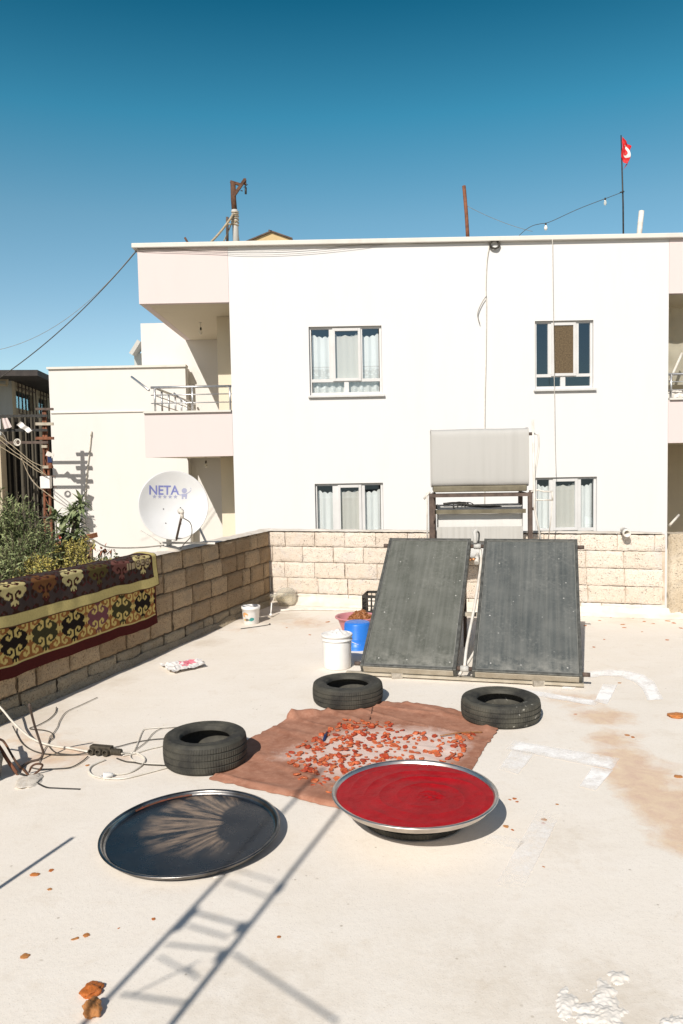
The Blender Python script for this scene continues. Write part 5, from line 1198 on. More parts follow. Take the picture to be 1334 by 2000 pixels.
# railings
def railing(x0, x1, z0, side=True, posts=(.12, .45, .78)):
    h = .44; mb = MB(); y = YF + .06
    mb.tube([(x0, y, z0 + h), (x1, y, z0 + h)], .024, 10)
    for k in (.30, .15): mb.tube([(x0, y, z0 + k), (x1, y, z0 + k)], .010, 8)
    if side:
        for k, r in ((h, .024), (.30, .010), (.15, .010)): mb.tube([(x0 + .06, y + .05, z0 + k), (x0 + .06, YR - .1, z0 + k)], r, 8)
    rl_ = put('railing', mb, 'alu', bld)
    n = max(2, int((x1 - x0) / .72)); P = [(x0 + .07 + (x1 - x0 - .1) * k / n, y) for k in range(n + 1)]
    if side: P += [(x0 + .06, y + .62 * k) for k in range(1, 7)]
    for (a, b) in P:
        m2 = MB(); m2.tube([(a, b, z0), (a, b, z0 + h - .01)], .019, 10); put('post', m2, 'alu', rl_)
    return rl_
railing(fx(293, 760), XL - .01, ZL1 + .036)
r2 = railing(XR + .01, XPR - .01, ZRL1 + .036, False)
mb = MB(); mb.tube([F(257, 736, YF + .9), F(291, 762, YF + .1)], .022, 8); mb.tube([F(340, 768, YF + 2.2), F(366, 790, YF + 1.8)], .02, 8); put('loose_rail', mb, 'alu', bld)
# windows
def window(rect, upper, lower, trans, glass_mats, curtain, screen=None, centre_curtain='curtain_beige'):
    x0, x1, z0, z1 = rect; w_, h_ = x1 - x0, z1 - z0; yf, yb = YF + .055, YF + .115
    fr = MB(); t = .042
    def bx_(a, b, c, d, y0=yf, y1=yb): slab(fr, a, b, y0, y1, c, d)
    bx_(x0 + .002, x0 + t, z0 + .002, z1 - .002); bx_(x1 - t, x1 - .002, z0 + .002, z1 - .002); bx_(x0 + t, x1 - t, z1 - t, z1 - .002, yf + .001); bx_(x0 + t, x1 - t, z0 + .002, z0 + .05, yf + .001)
    zt_ = z0 + h_ * trans; bx_(x0 + t, x1 - t, zt_ - .028, zt_ + .028, yf + .002)
    ue = [x0 + w_ * f for f in upper]; le = [x0 + w_ * f for f in lower]
    for a, b in ((ue[1], ue[2]), (ue[3], ue[4])): bx_(a, b, zt_ + .028, z1 - t, yf + .002)
    bx_(le[1], le[2], z0 + .05, zt_ - .028, yf + .003)
    f = put('window', fr, 'pvc', bld, bevel=.004)
    # opening sash standing proud in the middle
    s = MB(); a, b = ue[2] - .03, ue[3] + .03; c, d = zt_ - .012, z1 - t + .012; q = .05
    for (e, g, h, i) in ((a, a + q, c, d), (b - q, b, c, d), (a + q, b - q, c, c + q), (a + q, b - q, d - q, d)): slab(s, e, g, yf - .022, yf + .02, h, i)
    put('sash', s, 'pvc', f, bevel=.004)
    g = MB()
    for a_, b_ in ((ue[0], ue[1]), (ue[4], ue[5])): g.face([(a_ - .006, yf + .03, zt_ + .02), (b_ + .006, yf + .03, zt_ + .02), (b_ + .006, yf + .03, z1 - t + .006), (a_ - .006, yf + .03, z1 - t + .006)])
    for a_, b_ in ((le[0], le[1]), (le[2], le[3])): g.face([(a_ - .006, yf + .03, z0 + .045), (b_ + .006, yf + .03, z0 + .045), (b_ + .006, yf + .03, zt_ - .02), (a_ - .006, yf + .03, zt_ - .02)])
    if not screen: g.face([(a + q - .004, yf + .012, c + q - .004), (b - q + .004, yf + .012, c + q - .004), (b - q + .004, yf + .012, d - q + .004), (a + q - .004, yf + .012, d - q + .004)])
    put('pane', g, 'glass', f)
    if screen:
        m2 = MB(); m2.grid(lambda u, v: (a + q - .004 + (b - a - 2 * q + .008) * u, yf - .004 + .003 * nz(u * 6, v * 9), c + q - .004 + (d - c - 2 * q + .008) * v), 10, 16); put('insect_screen', m2, 'blind', f)
    if curtain:
        m2 = MB(); hem = z0 + .0
        def cf(u, v):
            x = x0 + .05 + (w_ - .1) * u; top = z1 - .14 - .05 * abs(math.sin(u * 9.4)); z = hem + .03 * abs(math.sin(u * 40)) + (top - hem) * v
            return (x, yb + .035 + .018 * math.sin(u * 58 + .8 * nz(u * 4, v)) * (.5 + .5 * (1 - v)), z)
        m2.grid(cf, 220, 6); put('net_curtain', m2, lace(z0 - GZ, z0 - GZ + .52) if rect is W1 else 'curtain', f)
        m2 = MB(); m2.grid(lambda u, v: (a + .02 + (b - a - .04) * u, yb + .004 + .003 * math.sin(u * 24), zt_ - .02 + (z1 - zt_ - .12 - .03 * abs(math.sin(u * 7))) * v), 70, 4); put('middle_curtain', m2, centre_curtain, f)
    return f
U = (.045, .265, .335, .705, .735, .955); Lw = (.05, .475, .54, .95)
window(W1, (.045, .275, .345, .69, .735, .95), Lw, .215, None, True)
window(W2, (.04, .235, .315, .685, .765, .955), (.04, .45, .535, .955), .20, None, False, True)
window(W3, (.045, .26, .36, .66, .735, .95), Lw, .215, None, True)
window(W4, (.045, .235, .32, .67, .755, .95), Lw, .215, None, True)
for rct in (W1, W2, W3, W4):
    m2 = MB(); slab(m2, rct[0] - .03, rct[1] + .04, YF - .06, YF + .05, rct[2] - .045, rct[2] - .003); put('window_sill', m2, 'pvc', bld, bevel=.006)
# inner curtain pale panel in the right upper window stays bare: only reflections
# things on the facade
mb = MB(); c0 = F(966, 478, YF - .035)
for k in range(9):
    a = 0.072 + .006 * (k % 5) + .006 * nz(k * 3.1, 1); mb.tube([c0 + Vector((a * math.cos(t) + .01 * nz(k, t), -.004 * k + .006 * math.sin(3 * t + k), .86 * a * math.sin(t))) for t in [x * math.pi / 12 for x in range(25)]], .007, 6, False)
solo('cable_coil', mb, 'cable_black', 'coil of dark cable hanging under the roof edge of the white house', 'cable coil')
def fcable(pts, r, mat, label, Y=YF - .03, name='cable'):
    mb = MB(); mb.tube(cat_rom([F(p[0], p[1], p[2] if len(p) > 2 else Y) for p in pts], 6), r, 6); return solo(name, mb, mat, label, 'cable')
fcable([(268, 489), (300, 491), (400, 494), (500, 498), (600, 494), (700, 484), (760, 476), (850, 475), (960, 472)], .004, 'cable_grey', 'lower slack grey cable along roof edge of the white house')
fcable([(268, 486), (330, 486), (450, 490), (560, 489), (680, 480), (760, 475), (840, 471), (965, 468)], .005, 'cable_grey', 'upper grey cable strung just below the roof edge of the white house')
fcable([(956, 478), (951, 510), (949, 560), (950, 600), (949, 700), (947, 800), (946, 1010)], .009, 'cable_white', 'pale cable hanging straight down from the cable coil on the facade')
fcable([(950, 578), (942, 590), (935, 605), (933, 617), (937, 632)], .008, 'cable_grey', 'short loose grey cable end curling out beside the hanging pale cable', YF - .05)
fcable([(1079, 466), (1080, 560), (1082, 700), (1084, 860), (1086, 930)], .005, 'cable_white', 'thin pale wire running down the facade across the upper right window', YF - .09)
# overhead wires to the left
def wire(p, q, s, r, label, mat='cable_black'):
    mb = MB(); mb.tube(sag(p, q, s, 20), r, 6); return solo('overhead_wire', mb, mat, label, 'wire')
wire(F(267, 490, YF), F(-60, 775, 13.8), .22, .009, 'thick dark overhead wire from the roof corner down to the left edge')
wire(F(267, 487, YF), F(-60, 690, 13.9), .45, .004, 'faint thin overhead wire from roof corner to left edge, above the thick one', 'cable_grey')
# bulbs under the balconies
def bulb(p, drop, label):
    t_ = thing('bare_bulb', label, 'light bulb', p)
    mb = MB(); mb.tube([p, p - Vector((0, 0, drop))], .006, 6); mb.lathe([(.035, 0), (.03, -.012), (.006, -.015)], p, 12); put('flex', mb, 'cable_white', t_)
    mb = MB(); q = p - Vector((0, 0, drop)); mb.lathe([(.001, .03), (.018, .025), (.02, -.03), (.001, -.032)], q, 12); put('lamp_holder', mb, 'black_plastic', t_)
    mb = MB(); mb.lathe([(.016, -.03), (.03, -.07), (.03, -.09), (.018, -.115), (.001, -.12)], q, 14); put('bulb_glass', mb, 'bulb', t_)
p = F(392, 640, 16.6); p.z = ZU0 + .004; bulb(p, .13, 'bare bulb hanging under the upper left balcony ceiling')
p = F(402, 897, 16.2); p.z = ZL0 + .004; bulb(p, .10, 'bare bulb hanging under the lower left balcony slab')
# right balcony: film, pole and laundry
mb = MB(); a, b = XR + .02, XPR - .1
def film(u, v):
    return Vector((a + (b - a) * u, YF + .9 + .1 * nz(u * 9, v * 4), ZRL1 + .35 + (ZRU0 - ZRL1 - .55) * v * (1 + .04 * nz(u * 8, 2)) + .1 * math.sin(u * 7 + 1) * v))
mb.grid(film, 60, 20); solo('plastic_film', mb, 'plastic_film', 'sheet of cloudy plastic film hung across the right balcony', 'plastic film')
mb = MB(); mb.tube([F(1308, 744, YF + .3), F(1332, 690, YF + .5)], .025, 10); solo('white_pole', mb, 'pipe_white', 'white pole leaning out over the railing of the right balcony', 'pole')
mb = MB(); mb.grid(lambda u, v: Vector((XR + .05 + .5 * u, YF + .25 + .12 * v + .05 * nz(u * 6, v * 5), ZRL1 + .05 + .16 * math.sin(math.pi * min(1, u * 1.1)) * math.sin(math.pi * v) + .05 * nz(u * 8, v * 6, 3))), 24, 14); solo('laundry_heap', mb, 'curtain_beige', 'pale cloth heap lying behind railing of the right balcony', 'laundry')
mb = MB(); mb.tube([F(1308, 1026, YF + .5), F(1326, 1006, YF + .7)], .025, 8); solo('white_pole', mb, 'pipe_white', 'short pale pole leaning in the lower right balcony opening', 'pole')
# ------------------------------------------------------------------ roof things
ZR = ZTOP - .004
def solo_thing(name, label, cat, p): return thing(name, label, cat, p)
Ym = 16.2
b0 = F(459, 470, Ym); mt = thing('roof_mast', 'rusty mast with a bracket arm tied up with ropes on the roof', 'mast', (b0.x, Ym, ZR))
mb = MB(); mb.tube([(F(461, 470, Ym).x, Ym, ZR), F(460, 450, Ym), F(458, 410, Ym)], .062, 12); put('lower_tube', mb, 'galv', mt)
mb = MB(); mb.tube([F(458, 413, Ym), F(456, 388, Ym), F(455, 356, Ym)], [.055, .054, .052], 12); put('upper_tube', mb, 'rust', mt)
mb = MB(); mb.bar(F(450, 355, Ym), F(470, 361, Ym), .05, .05); mb.bar(F(455, 385, Ym - .02), F(479, 350, Ym - .02), .055, .055); mb.bar(F(478, 349, Ym), F(479, 361, Ym), .05, .05); mb.tube([F(470, 372, Ym), F(474, 373, Ym)], .01, 6); put('bracket_arm', mb, 'rust', mt)
mb = MB(); mb.tube([F(479, 360, Ym), F(480, 366, Ym)], .008, 6); mb.tube([F(480, 366, Ym), F(480, 379, Ym)], .022, 8); mb.tube([F(476, 366, Ym), F(484, 360, Ym)], .007, 6); put('pulley', mb, 'dark_steel', mt)
mb = MB()
for k in range(6):
    z = F(458, 414 + 5 * k, Ym).z; c = F(459, 414 + 5 * k, Ym); r = .07
    mb.tube([c + Vector((r * math.cos(t), r * math.sin(t), .02 * math.sin(t + k))) for t in [x * math.pi / 8 for x in range(17)]], .012, 6, False)
mb.tube(sag(F(456, 418, Ym - .08), F(412, 473, Ym - .6), .03, 8), .022, 6); mb.tube(sag(F(456, 426, Ym - .08), F(437, 471, Ym - .2), .02, 8), .012, 6); mb.tube(sag(F(462, 428, Ym), F(467, 471, Ym + .1), .01, 6), .008, 6); mb.tube(sag(F(444, 436, Ym - .05), F(462, 430, Ym - .06), .05, 8), .016, 6); put('rope', mb, 'rope', mt)
mb = MB(); mb.tube([F(444, 472, Ym + .05), F(444, 424, Ym + .05)], .028, 10); put('prop_post', mb, 'rust_brown', mt)
mb = MB(); mb.tube([F(369, 478, 15.6), F(361, 464, 15.6)], .02, 8); solo('iron_stub', mb, 'rust', 'tiny iron stub sticking up behind the roof edge, left of the mast', 'iron stub')
# gable shed
Yg = 17.5; g0, g1, gp = F(484, 473, Yg), F(570, 468, Yg), F(530, 454, Yg)
sh = thing('roof_shed', 'ochre gable of a small shed peeking over the white roof edge', 'shed', (gp.x, Yg, ZR))
mb = MB(); mb.face([(g0.x, Yg, ZR), (g1.x, Yg, ZR), (g1.x, Yg, g1.z), tuple(gp), (g0.x, Yg, g0.z)]); put('gable', mb, 'ochre', sh)
mb = MB()
for a, b in ((g0, gp), (gp, g1)):
    v = (b - a).normalized() * .06; mb.bar(a - v + Vector((0, .6, .02)), b + v * .2 + Vector((0, .6, .02)), 1.3, .025)
put('shed_roof', mb, 'rust_brown', sh)
# rusty pole, white pipe, flag pole
Yp = 16.0
mb = MB(); q = F(916, 464, Yp); mb.tube([(q.x, Yp, ZR), F(911, 420, Yp), F(907, 372, Yp), F(906, 363, Yp)], .036, 10); solo('rusty_pole', mb, 'rust_bright', 'leaning rusty pole standing alone on the roof right of centre', 'pole')
mb = MB(); q = F(1246, 458, Yp); mb.tube([(q.x - .02, Yp, ZR), F(1253, 412, Yp)], .052, 14); solo('roof_pipe', mb, 'pipe_white', 'short white pipe leaning on the roof next to the flagpole', 'pipe')
fp = thing('flagpole', 'thin dark flagpole on the roof carrying a limp red flag', 'flagpole', (F(1217, 460, Yp).x, Yp, ZR))
mb = MB(); mb.tube([(F(1218, 460, Yp).x, Yp, ZR), F(1217, 400, Yp), F(1213, 264, Yp)], [.016, .016, .011], 10); put('pole', mb, 'dark_steel', fp)
mb = MB(); mb.tube([F(1211, 376, Yp - .03), F(1219, 374, Yp - .03)], .014, 6); put('clamp', mb, 'black_plastic', fp)
mb = MB(); colr = []
ft0 = F(1213.5, 268, Yp); hz_ = F(1213, 268, Yp).z - F(1215, 322, Yp).z
def flag(u, v):
    # u along the fly, v down the hoist: limp cloth, the fly falls steeply beside the pole
    x = ft0.x + .012 + .155 * math.sin(min(u, 1) * 1.35) * (1 - .25 * v) + .03 * math.sin(u * 9 + v * 2) * u - .02 * v
    z = ft0.z - hz_ * (.74 * v) - u * .24 - .02 * math.sin(u * 6)
    y = Yp - .035 - .05 * math.sin(u * 8 + v * 3) * u + .02 * math.sin(v * 9)
    x += .02 * math.sin(v * 7 + u * 4) * u
    c = (.58, .016, .018); a, b = (u - .50) / .36, (v - .42) / .30
    if a * a + b * b < 1 and (a + .34) ** 2 + b * b > .74 ** 2: c = (.76, .74, .72)
    if v > .86 and u > .3: c = (.52, .014, .016)
    colr.append(c); return Vector((x, y, z))
mb.grid(flag, 60, 60); mb.att['col'] = ('col', colr)
o = put('red_flag', mb, 'printed', fp, 'limp red flag with white crescent')
# light string
pts = [F(1216, 375, Yp), F(1190, 385, Yp), F(1130, 408, Yp), F(1075, 433, Yp), F(1056, 437, Yp), F(1040, 441, Yp), F(1025, 450, Yp), F(1012, 462, Yp)]
ls = thing('light_string', 'dark wire with two bare bulbs strung from flagpole to the roof', 'string light', Vector(pts[-1]))
mb = MB(); mb.tube(cat_rom(pts, 5), .006, 6); put('wire', mb, 'cable_black', ls)
for (px, py, s, m_) in ((1066, 439, 1.0, 'white_plastic'), (1182, 390, .8, 'bulb')):
    q = F(px, py, Yp); b_ = MB(); b_.lathe([(.001, .05), (.016, .045), (.018, .0), (.001, -.002)], q + Vector((0, 0, -.01)), 10); h = put('lamp_holder', b_, 'black_plastic', ls)
    b_ = MB(); b_.lathe([(.016, 0), (.034 * s, -.045), (.034 * s, -.07), (.018, -.095), (.001, -.10)], q + Vector((0, 0, -.01)), 12); put('bulb_glass', b_, m_, h)
wire(F(908, 400, Yp), F(1040, 452, Yp + .5), .05, .004, 'very thin wire running from rusty roof pole down to the right', 'cable_grey')
# ------------------------------------------------------------------ cream building on the left
YC = 18.5; lx0, lx1 = fx(100, 850, YC), fx(363, 760, YC); lz = fz(230, 719, YC)
cb_ = thing('low_building', 'cream windowless side building with flat parapet, left of the pink balcony', 'building', ((lx0 + lx1) / 2, YC, GZ))
mb = MB(); slab(mb, lx0, lx1, YC, 23.5, GZ, lz); put('wall', mb, 'cream_wall', cb_)
mb = MB(); slab(mb, lx0 - .03, lx1 + .02, YC - .05, YC + .25, lz + .001, lz + .05); put('coping', mb, 'coping', cb_)
mb = MB(); z = fz(190, 806, YC); slab(mb, lx0 + .02, fx(281, 806, YC), YC - .03, YC - .001, z, z + .022); put('ledge', mb, 'coping', cb_)
mb = MB(); mb.tube(cat_rom([F(178, 842, YC - .03), F(176, 870, YC - .03), F(170, 920, YC - .03), F(166, 975, YC - .03)], 5), .014, 6); mb.tube([F(178, 842, YC - .03), F(178, 852, YC - .03)], .02, 6); put('loose_wire', mb, 'cable_white', cb_)
mb = MB(); mb.tube(cat_rom([F(160, 1010, YC - .1), F(166, 1050, YC - .1), F(172, 1110, YC - .1)], 5), .05, 8); put('down_pipe', mb, 'cream_wall', cb_)
# vent block behind
Yv = 21.0; q0, q1 = F(258, 712, Yv), F(276, 668, Yv)
vt = thing('roof_vent', 'small pale roof block with a tilted grey cap beside the recess wall', 'roof vent', (q0.x, Yv, q0.z))
mb = MB(); slab(mb, F(262, 700, Yv).x, F(290, 700, Yv).x, Yv, Yv + 1, F(262, 730, Yv).z, F(270, 690, Yv).z); put('vent_body', mb, 'house_grey', vt)
mb = MB(); mb.bar(F(260, 694, Yv - .1), F(276, 668, Yv - .1), .5, .10); put('vent_cap', mb, 'galv', vt)
# ------------------------------------------------------------------ old house with dark eaves, far left
H0 = F(25, 800, 20.0); H1 = F(120, 800, 25.5)
hd = Vector((H1.x - H0.x, H1.y - H0.y, 0)); HL = hd.length + 2; hd.normalize(); hn = Vector((hd.y, -hd.x, 0))
HZ1 = F(25, 742, 20).z
oh = thing('old_house', 'old low house with dark overhanging eaves and barred windows at far left', 'house', (H0.x, H0.y, GZ))
def HP(s, z, o=0.0): return Vector((H0.x, H0.y, 0)) + hd * s + hn * o + Vector((0, 0, z))
wz0 = F(60, 815, 22).z
HWs = [(.35, 2.1, F(60, 806, 21.5).z, F(60, 765, 21.5).z), (2.65, 3.7, F(60, 806, 21.5).z, F(60, 765, 21.5).z), (4.4, 6.1, F(60, 806, 21.5).z, F(60, 765, 21.5).z)]
mb = MB(); xs = sorted({0, HL} | {h[0] for h in HWs} | {h[1] for h in HWs}); zs = sorted({GZ, HZ1} | {HWs[0][2], HWs[0][3]})
for a, b in zip(xs[:-1], xs[1:]):
    for c, d in zip(zs[:-1], zs[1:]):
        if any(h[0] < (a + b) / 2 < h[1] and h[2] < (c + d) / 2 < h[3] for h in HWs): continue
        mb.face([HP(a, c), HP(b, c), HP(b, d), HP(a, d)])
put('side_wall', mb, 'house_beige', oh)
mb = MB(); mb.face([HP(0, GZ), HP(0, HZ1), HP(0, HZ1, -6), HP(0, GZ, -6)]); mb.face([HP(0, HZ1 - .05, .0), HP(HL, HZ1 - .05, 0), HP(HL, HZ1 - .05, -6), HP(0, HZ1 - .05, -6)]); mb.face([HP(HL, GZ), HP(HL, HZ1), HP(HL, HZ1, -6), HP(HL, GZ, -6)]); put('end_wall', mb, 'house_grey', oh)
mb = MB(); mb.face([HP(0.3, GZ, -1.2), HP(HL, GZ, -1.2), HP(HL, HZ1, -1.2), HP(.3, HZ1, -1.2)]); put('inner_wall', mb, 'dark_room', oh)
mb = MB(); c = HP(HL / 2 - .4, HZ1 + .05, -2.6); mb.box(c, (HL + 1.4, 7.0, .14), Matrix((hd, -hn, Vector((0, 0, 1)))).transposed()); put('roof', mb, 'roof_dark', oh)
for (a, b, c, d) in HWs:
    f = MB(); t = .06
    for (e, g, h, i) in ((a, a + t, c, d), (b - t, b, c, d), (a + t, b - t, c, c + t), (a + t, b - t, d - t, d)):
        f.bar(HP(e, (h + i) / 2, -.05) if g - e > i - h else HP((e + g) / 2, h, -.05), HP(g, (h + i) / 2, -.05) if g - e > i - h else HP((e + g) / 2, i, -.05), t, t)
    f = put('window', f, 'house_beige', oh)
    g = MB(); g.face([HP(a, c, -.08), HP(b, c, -.08), HP(b, d, -.08), HP(a, d, -.08)]); put('pane', g, 'glass', f)
    g = MB(); n = max(3, int((b - a) / .35))
    for k in range(n + 1): g.tube([HP(a + (b - a) * k / n, c - .7, .06), HP(a + (b - a) * k / n, d + .45, .06)], .016, 5)
    for z in (c - .1, d + .02, c - .7): g.tube([HP(a, z, .06), HP(b, z, .06)], .016, 5)
    put('window_bars', g, 'rust_brown', f)
mb = MB(); q = F(-30, 800, 19.6); p0, p1 = F(-30, 742, 19.7), F(14, 741, 19.7); mb.bar(p0, p1, .05, .05); mb.bar(p1, F(14, 752, 19.7), .05, .05); mb.bar(F(-30, 748, 19.7), F(14, 753, 19.7), .05, .05); put('eave_frame', mb, 'house_beige', oh)
# dark sheet fence in front of it
fe = thing('sheet_fence', 'tall dark fence of patched corrugated sheets below the old house', 'fence', F(40, 1040, 18.9))
fz0, fz1 = GZ, F(50, 812, 18.9).z
e0, e1 = F(6, 900, 18.6), F(106, 900, 19.3)
mb = MB(); rnd = random.Random(4); n = 17
fdv = Vector((e1.x - e0.x, e1.y - e0.y, 0)); FL_ = fdv.length; fdv.normalize(); fnv = Vector((fdv.y, -fdv.x, 0))
def FP(s, z, o=0): return Vector((e0.x, e0.y, 0)) + fdv * s + fnv * o + Vector((0, 0, z))
bk = MB(); bk.face([FP(0, fz0, -.06), FP(FL_, fz0, -.06), FP(FL_, fz1 - .05, -.06), FP(0, fz1 - .05, -.06)]); put('backing', bk, 'sheet_black', fe)
s = 0.0
while s < FL_:
    wd = rnd.uniform(.045, .10); z0 = fz0; cuts = sorted([fz0, rnd.uniform(-.6, 1.0), rnd.uniform(1.0, 2.2), fz1 + rnd.uniform(-.05, .05)])
    for a, b in zip(cuts[:-1], cuts[1:]):
        w2_ = wd * rnd.uniform(.7, 1.1); o = rnd.uniform(.0, .05)
        mb.grid(lambda u, v, a=a, b=b, w2_=w2_, o=o, s=s: FP(s + w2_ * u, a + (b - a) * v, o + .03 * math.sin(math.pi * u)), 4, 1)
    s += wd + rnd.uniform(.02, .075)
put('sheets', mb, 'sheet_dark', fe)
mb = MB(); q = F(6, 950, 18.5); slab(mb, q.x - 1.5, q.x + .06, 18.3, 18.6, GZ, F(0, 850, 18.4).z); put('gate_pillar', mb, 'house_beige', fe)
# lattice utility pole with cross-arms
Yu = 17.35
up = thing('utility_pole', 'narrow rusty lattice utility pole with insulator arms and a white meter box', 'utility pole', (F(98, 1050, Yu).x, Yu, GZ))
def leg(pts, r=.028):
    m = MB(); P = [F(a, b, Yu + (c if len((a, b, c)) > 2 else 0)) for a, b, c in pts]; P.append(Vector((P[-1].x + .02, P[-1].y, GZ))); m.tube(P, r, 8); return put('leg', m, 'rust_bright', up)
leg([(84.5, 797, 0), (86, 900, 0), (88, 1040, 0)]); leg([(87.5, 797, 0), (94, 900, 0), (101, 1040, 0)])
mb = MB()
for k in range(9):
    y = 812 + 26 * k; xa, xb = 84.5 + (y - 797) * .0145, 87.5 + (y - 797) * .056
    mb.bar(F(xa, y, Yu), F(xb, y, Yu), .03, .03); mb.bar(F(xa, y, Yu), F(xb + .7, y + 24, Yu), .015, .015)
put('lattice', mb, 'rust_bright', up)
for k, (xa, xb, y, m_, r) in enumerate(((70, 104, 799, 'rust_brown', .05), (70, 104, 828, 'beige_steel', .06), (70, 105, 856, 'rust_bright', .06), (82, 92, 872, 'beige_steel', .06), (84, 96, 912, 'beige_steel', .06), (80, 108, 930, 'rust_brown', .03), (82, 110, 951, 'rust_brown', .03), (74, 100, 1010, 'rust_brown', .03))):
    mb = MB(); mb.bar(F(xa, y, Yu - .05), F(xb, y, Yu - .05), r, r); put('cross_arm', mb, m_, up)
for (y, x0, x1) in ((812, -60, 92), (840, -60, 92), (864, -60, 94)):
    mb = MB(); mb.bar(F(x0, y + 1, Yu - .1), F(x1, y, Yu - .1), .035, .055); put('long_arm', mb, 'dark_steel' if y < 860 else 'rust_brown', up)
mb = MB(); q = F(90, 942, Yu - .12); mb.box(q, (.215, .14, .265)); put('meter_box', mb, 'white_plastic', up, bevel=.01)
mb = MB(); q = F(96, 896, Yu - .08); mb.bar(F(91, 885, Yu - .08), F(104, 891, Yu - .08), .02, .10); put('lamp_arm', mb, 'pipe_white', up)
mb = MB(); q = F(98, 897, Yu - .05); mb.box(q, (.09, .08, .14)); put('lamp_box', mb, 'navy', up)
mb = MB(); q = F(99, 909, Yu - .05); mb.lathe([(.05, -.06), (.055, -.02), (.03, .05), (.012, .08)], q, 12); put('insulator', mb, 'rust_bright', up)
for k, pts in enumerate((((0, 846), (30, 875), (60, 900), (86, 912)), ((0, 852), (25, 880), (40, 890), (70, 912), (92, 930)), ((0, 870), (20, 884), (45, 900), (70, 918), (94, 930)), ((40, 890), (55, 925), (72, 948), (90, 962), (108, 976)), ((0, 836), (8, 850), (14, 870)), ((45, 902), (52, 918), (62, 938), (78, 955)))):
    mb = MB(); Yw = Yu - .4 + .05 * k; mb.tube(cat_rom([F(a - (20 if a == 0 else 0), b - (10 if a == 0 else 0), Yw) for a, b in pts], 5), .008, 6)
    solo('overhead_wire', mb, 'rope' if k < 4 else 'cable_grey', ('topmost pale wire of the bundle reaching the rusty utility pole', 'second pale wire of the bundle reaching the rusty utility pole', 'lowest pale wire of the bundle ending by the white meter box', 'pale wire drooping below the white meter box to the cream wall', 'short grey wire hanging down near left edge beside hung plastics', 'short grey wire drooping in front of the dark sheet fence')[k], 'wire')
mb = MB(); q = F(34, 864, Yu - .3); mb.tube([q + Vector((.07 * math.cos(t), 0, .07 * math.sin(t))) for t in [x * math.pi / 8 for x in range(17)]], .012, 6, False); mb.tube([q + Vector((.05 * math.cos(t) + .01, .01, .055 * math.sin(t))) for t in [x * math.pi / 8 for x in range(17)]], .012, 6, False)
solo('wire_loop', mb, 'cable_white', 'small coiled wire loop hanging by the utility pole arms', 'wire loop')
mb = MB(); P = [F(3, 817, Yu - .2), F(15, 816, Yu - .2), F(24, 834, Yu - .2), F(8, 838, Yu - .2)]; mb.grid(lambda u, v: P[0].lerp(P[1], u).lerp(P[3].lerp(P[2], u), v) + Vector((0, .03 * math.sin(u * 12), 0)), 16, 4); solo('plastic_rag', mb, 'pink_wall', 'pinkish plastic rag hanging from the upper pole arm', 'rag')
mb = MB(); P = [F(32, 830, Yu - .2), F(40, 823, Yu - .2), F(64, 841, Yu - .2), F(56, 846, Yu - .2)]; mb.grid(lambda u, v: P[0].lerp(P[1], u).lerp(P[3].lerp(P[2], u), v) + Vector((0, .03 * math.sin(v * 12), 0)), 6, 12); solo('plastic_rag', mb, 'white_plastic', 'white plastic strip flapping between the pole arms', 'rag')
# ------------------------------------------------------------------ plants behind the left parapet
def leaf(m, p, d, up_, L, W, bend=.3, seg=3):
    d = d.normalized(); s = d.cross(up_);
    if s.length < 1e-3: s = Vector((1, 0, 0))
    s.normalize(); n = s.cross(d); i = len(m.v)
    for k in range(seg + 1):
        t = k / seg; w_ = W * math.sin(math.pi * (.12 + .86 * t)) ; c = p + d * (L * t) - n * (bend * L * t * t)
        m.v += [c - s * w_ * .5 + n * w_ * .12, c + s * w_ * .5 + n * w_ * .12]
    for k in range(seg): m.f.append((i + 2 * k, i + 2 * k + 1, i + 2 * k + 3, i + 2 * k + 2)); m.sm.append(False)
def rvec(r): return Vector((r.gauss(0, 1), r.gauss(0, 1), r.gauss(0, 1))).normalized()
Zup = Vector((0, 0, 1))
def bush(name, label, base, blobs, n, L, W, mat, seed, sprigs=0, cat='bush'):
    r = random.Random(seed); th = thing(name, label, cat, base); m = MB(); st_ = MB(); base = Vector(base)
    tw = sum(b[1] ** 2 for b in blobs)
    for (c, rad, sq) in blobs:
        c = Vector(c); st_.tube(cat_rom([base, base.lerp(c, .5) + rvec(r) * .1, c], 4), [.03 - .02 * k / 8 for k in range(9)], 6)
        for _ in range(int(n * rad * rad / tw / 9)):
            d = rvec(r); q = c + Vector((d.x, d.y, d.z * sq)) * rad * (r.random() ** .45)
            if nz(q.x * 3.5, q.y * 3.5, q.z * 3.5) < -.22: continue
            ax = (d + Zup * .8 + rvec(r) * .6).normalized(); tl_ = L * r.uniform(2.0, 4.0)
            if sprigs: st_.tube([q, q + ax * tl_], .003, 3, False)
            for k in range(9):
                pp_ = q + ax * (tl_ * k / 9); leaf(m, pp_, (ax * .7 + rvec(r)).normalized(), rvec(r), L * r.uniform(.7, 1.3), W * r.uniform(.7, 1.2), r.uniform(-.1, .4), 2)
    put('foliage', m, mat, th); put('stems', st_, 'bark', th)
    return th
bush('bush', 'large grey-green bush behind the left parapet at left edge', (F(25, 1200, 8.6).x, 8.6, GZ),
     [(F(10, 1095, 8.4), .42, 1.0), (F(50, 1105, 8.4), .30, .9), (F(25, 1055, 8.6), .32, 1.4), (F(-20, 1060, 8.6), .4, 1.4), (F(20, 1140, 8.1), .45, .8), (F(48, 1072, 8.7), .22, .9)], 15000, .055, .014, 'leaf_olive', 11, 1)
r_ = random.Random(3); m = MB(); stt = MB()
tw_ = thing('bush_shoots', 'feathery upright grey-green shoots rising above the large bush', 'shrub', (F(22, 1100, 8.9).x, 8.9, GZ))
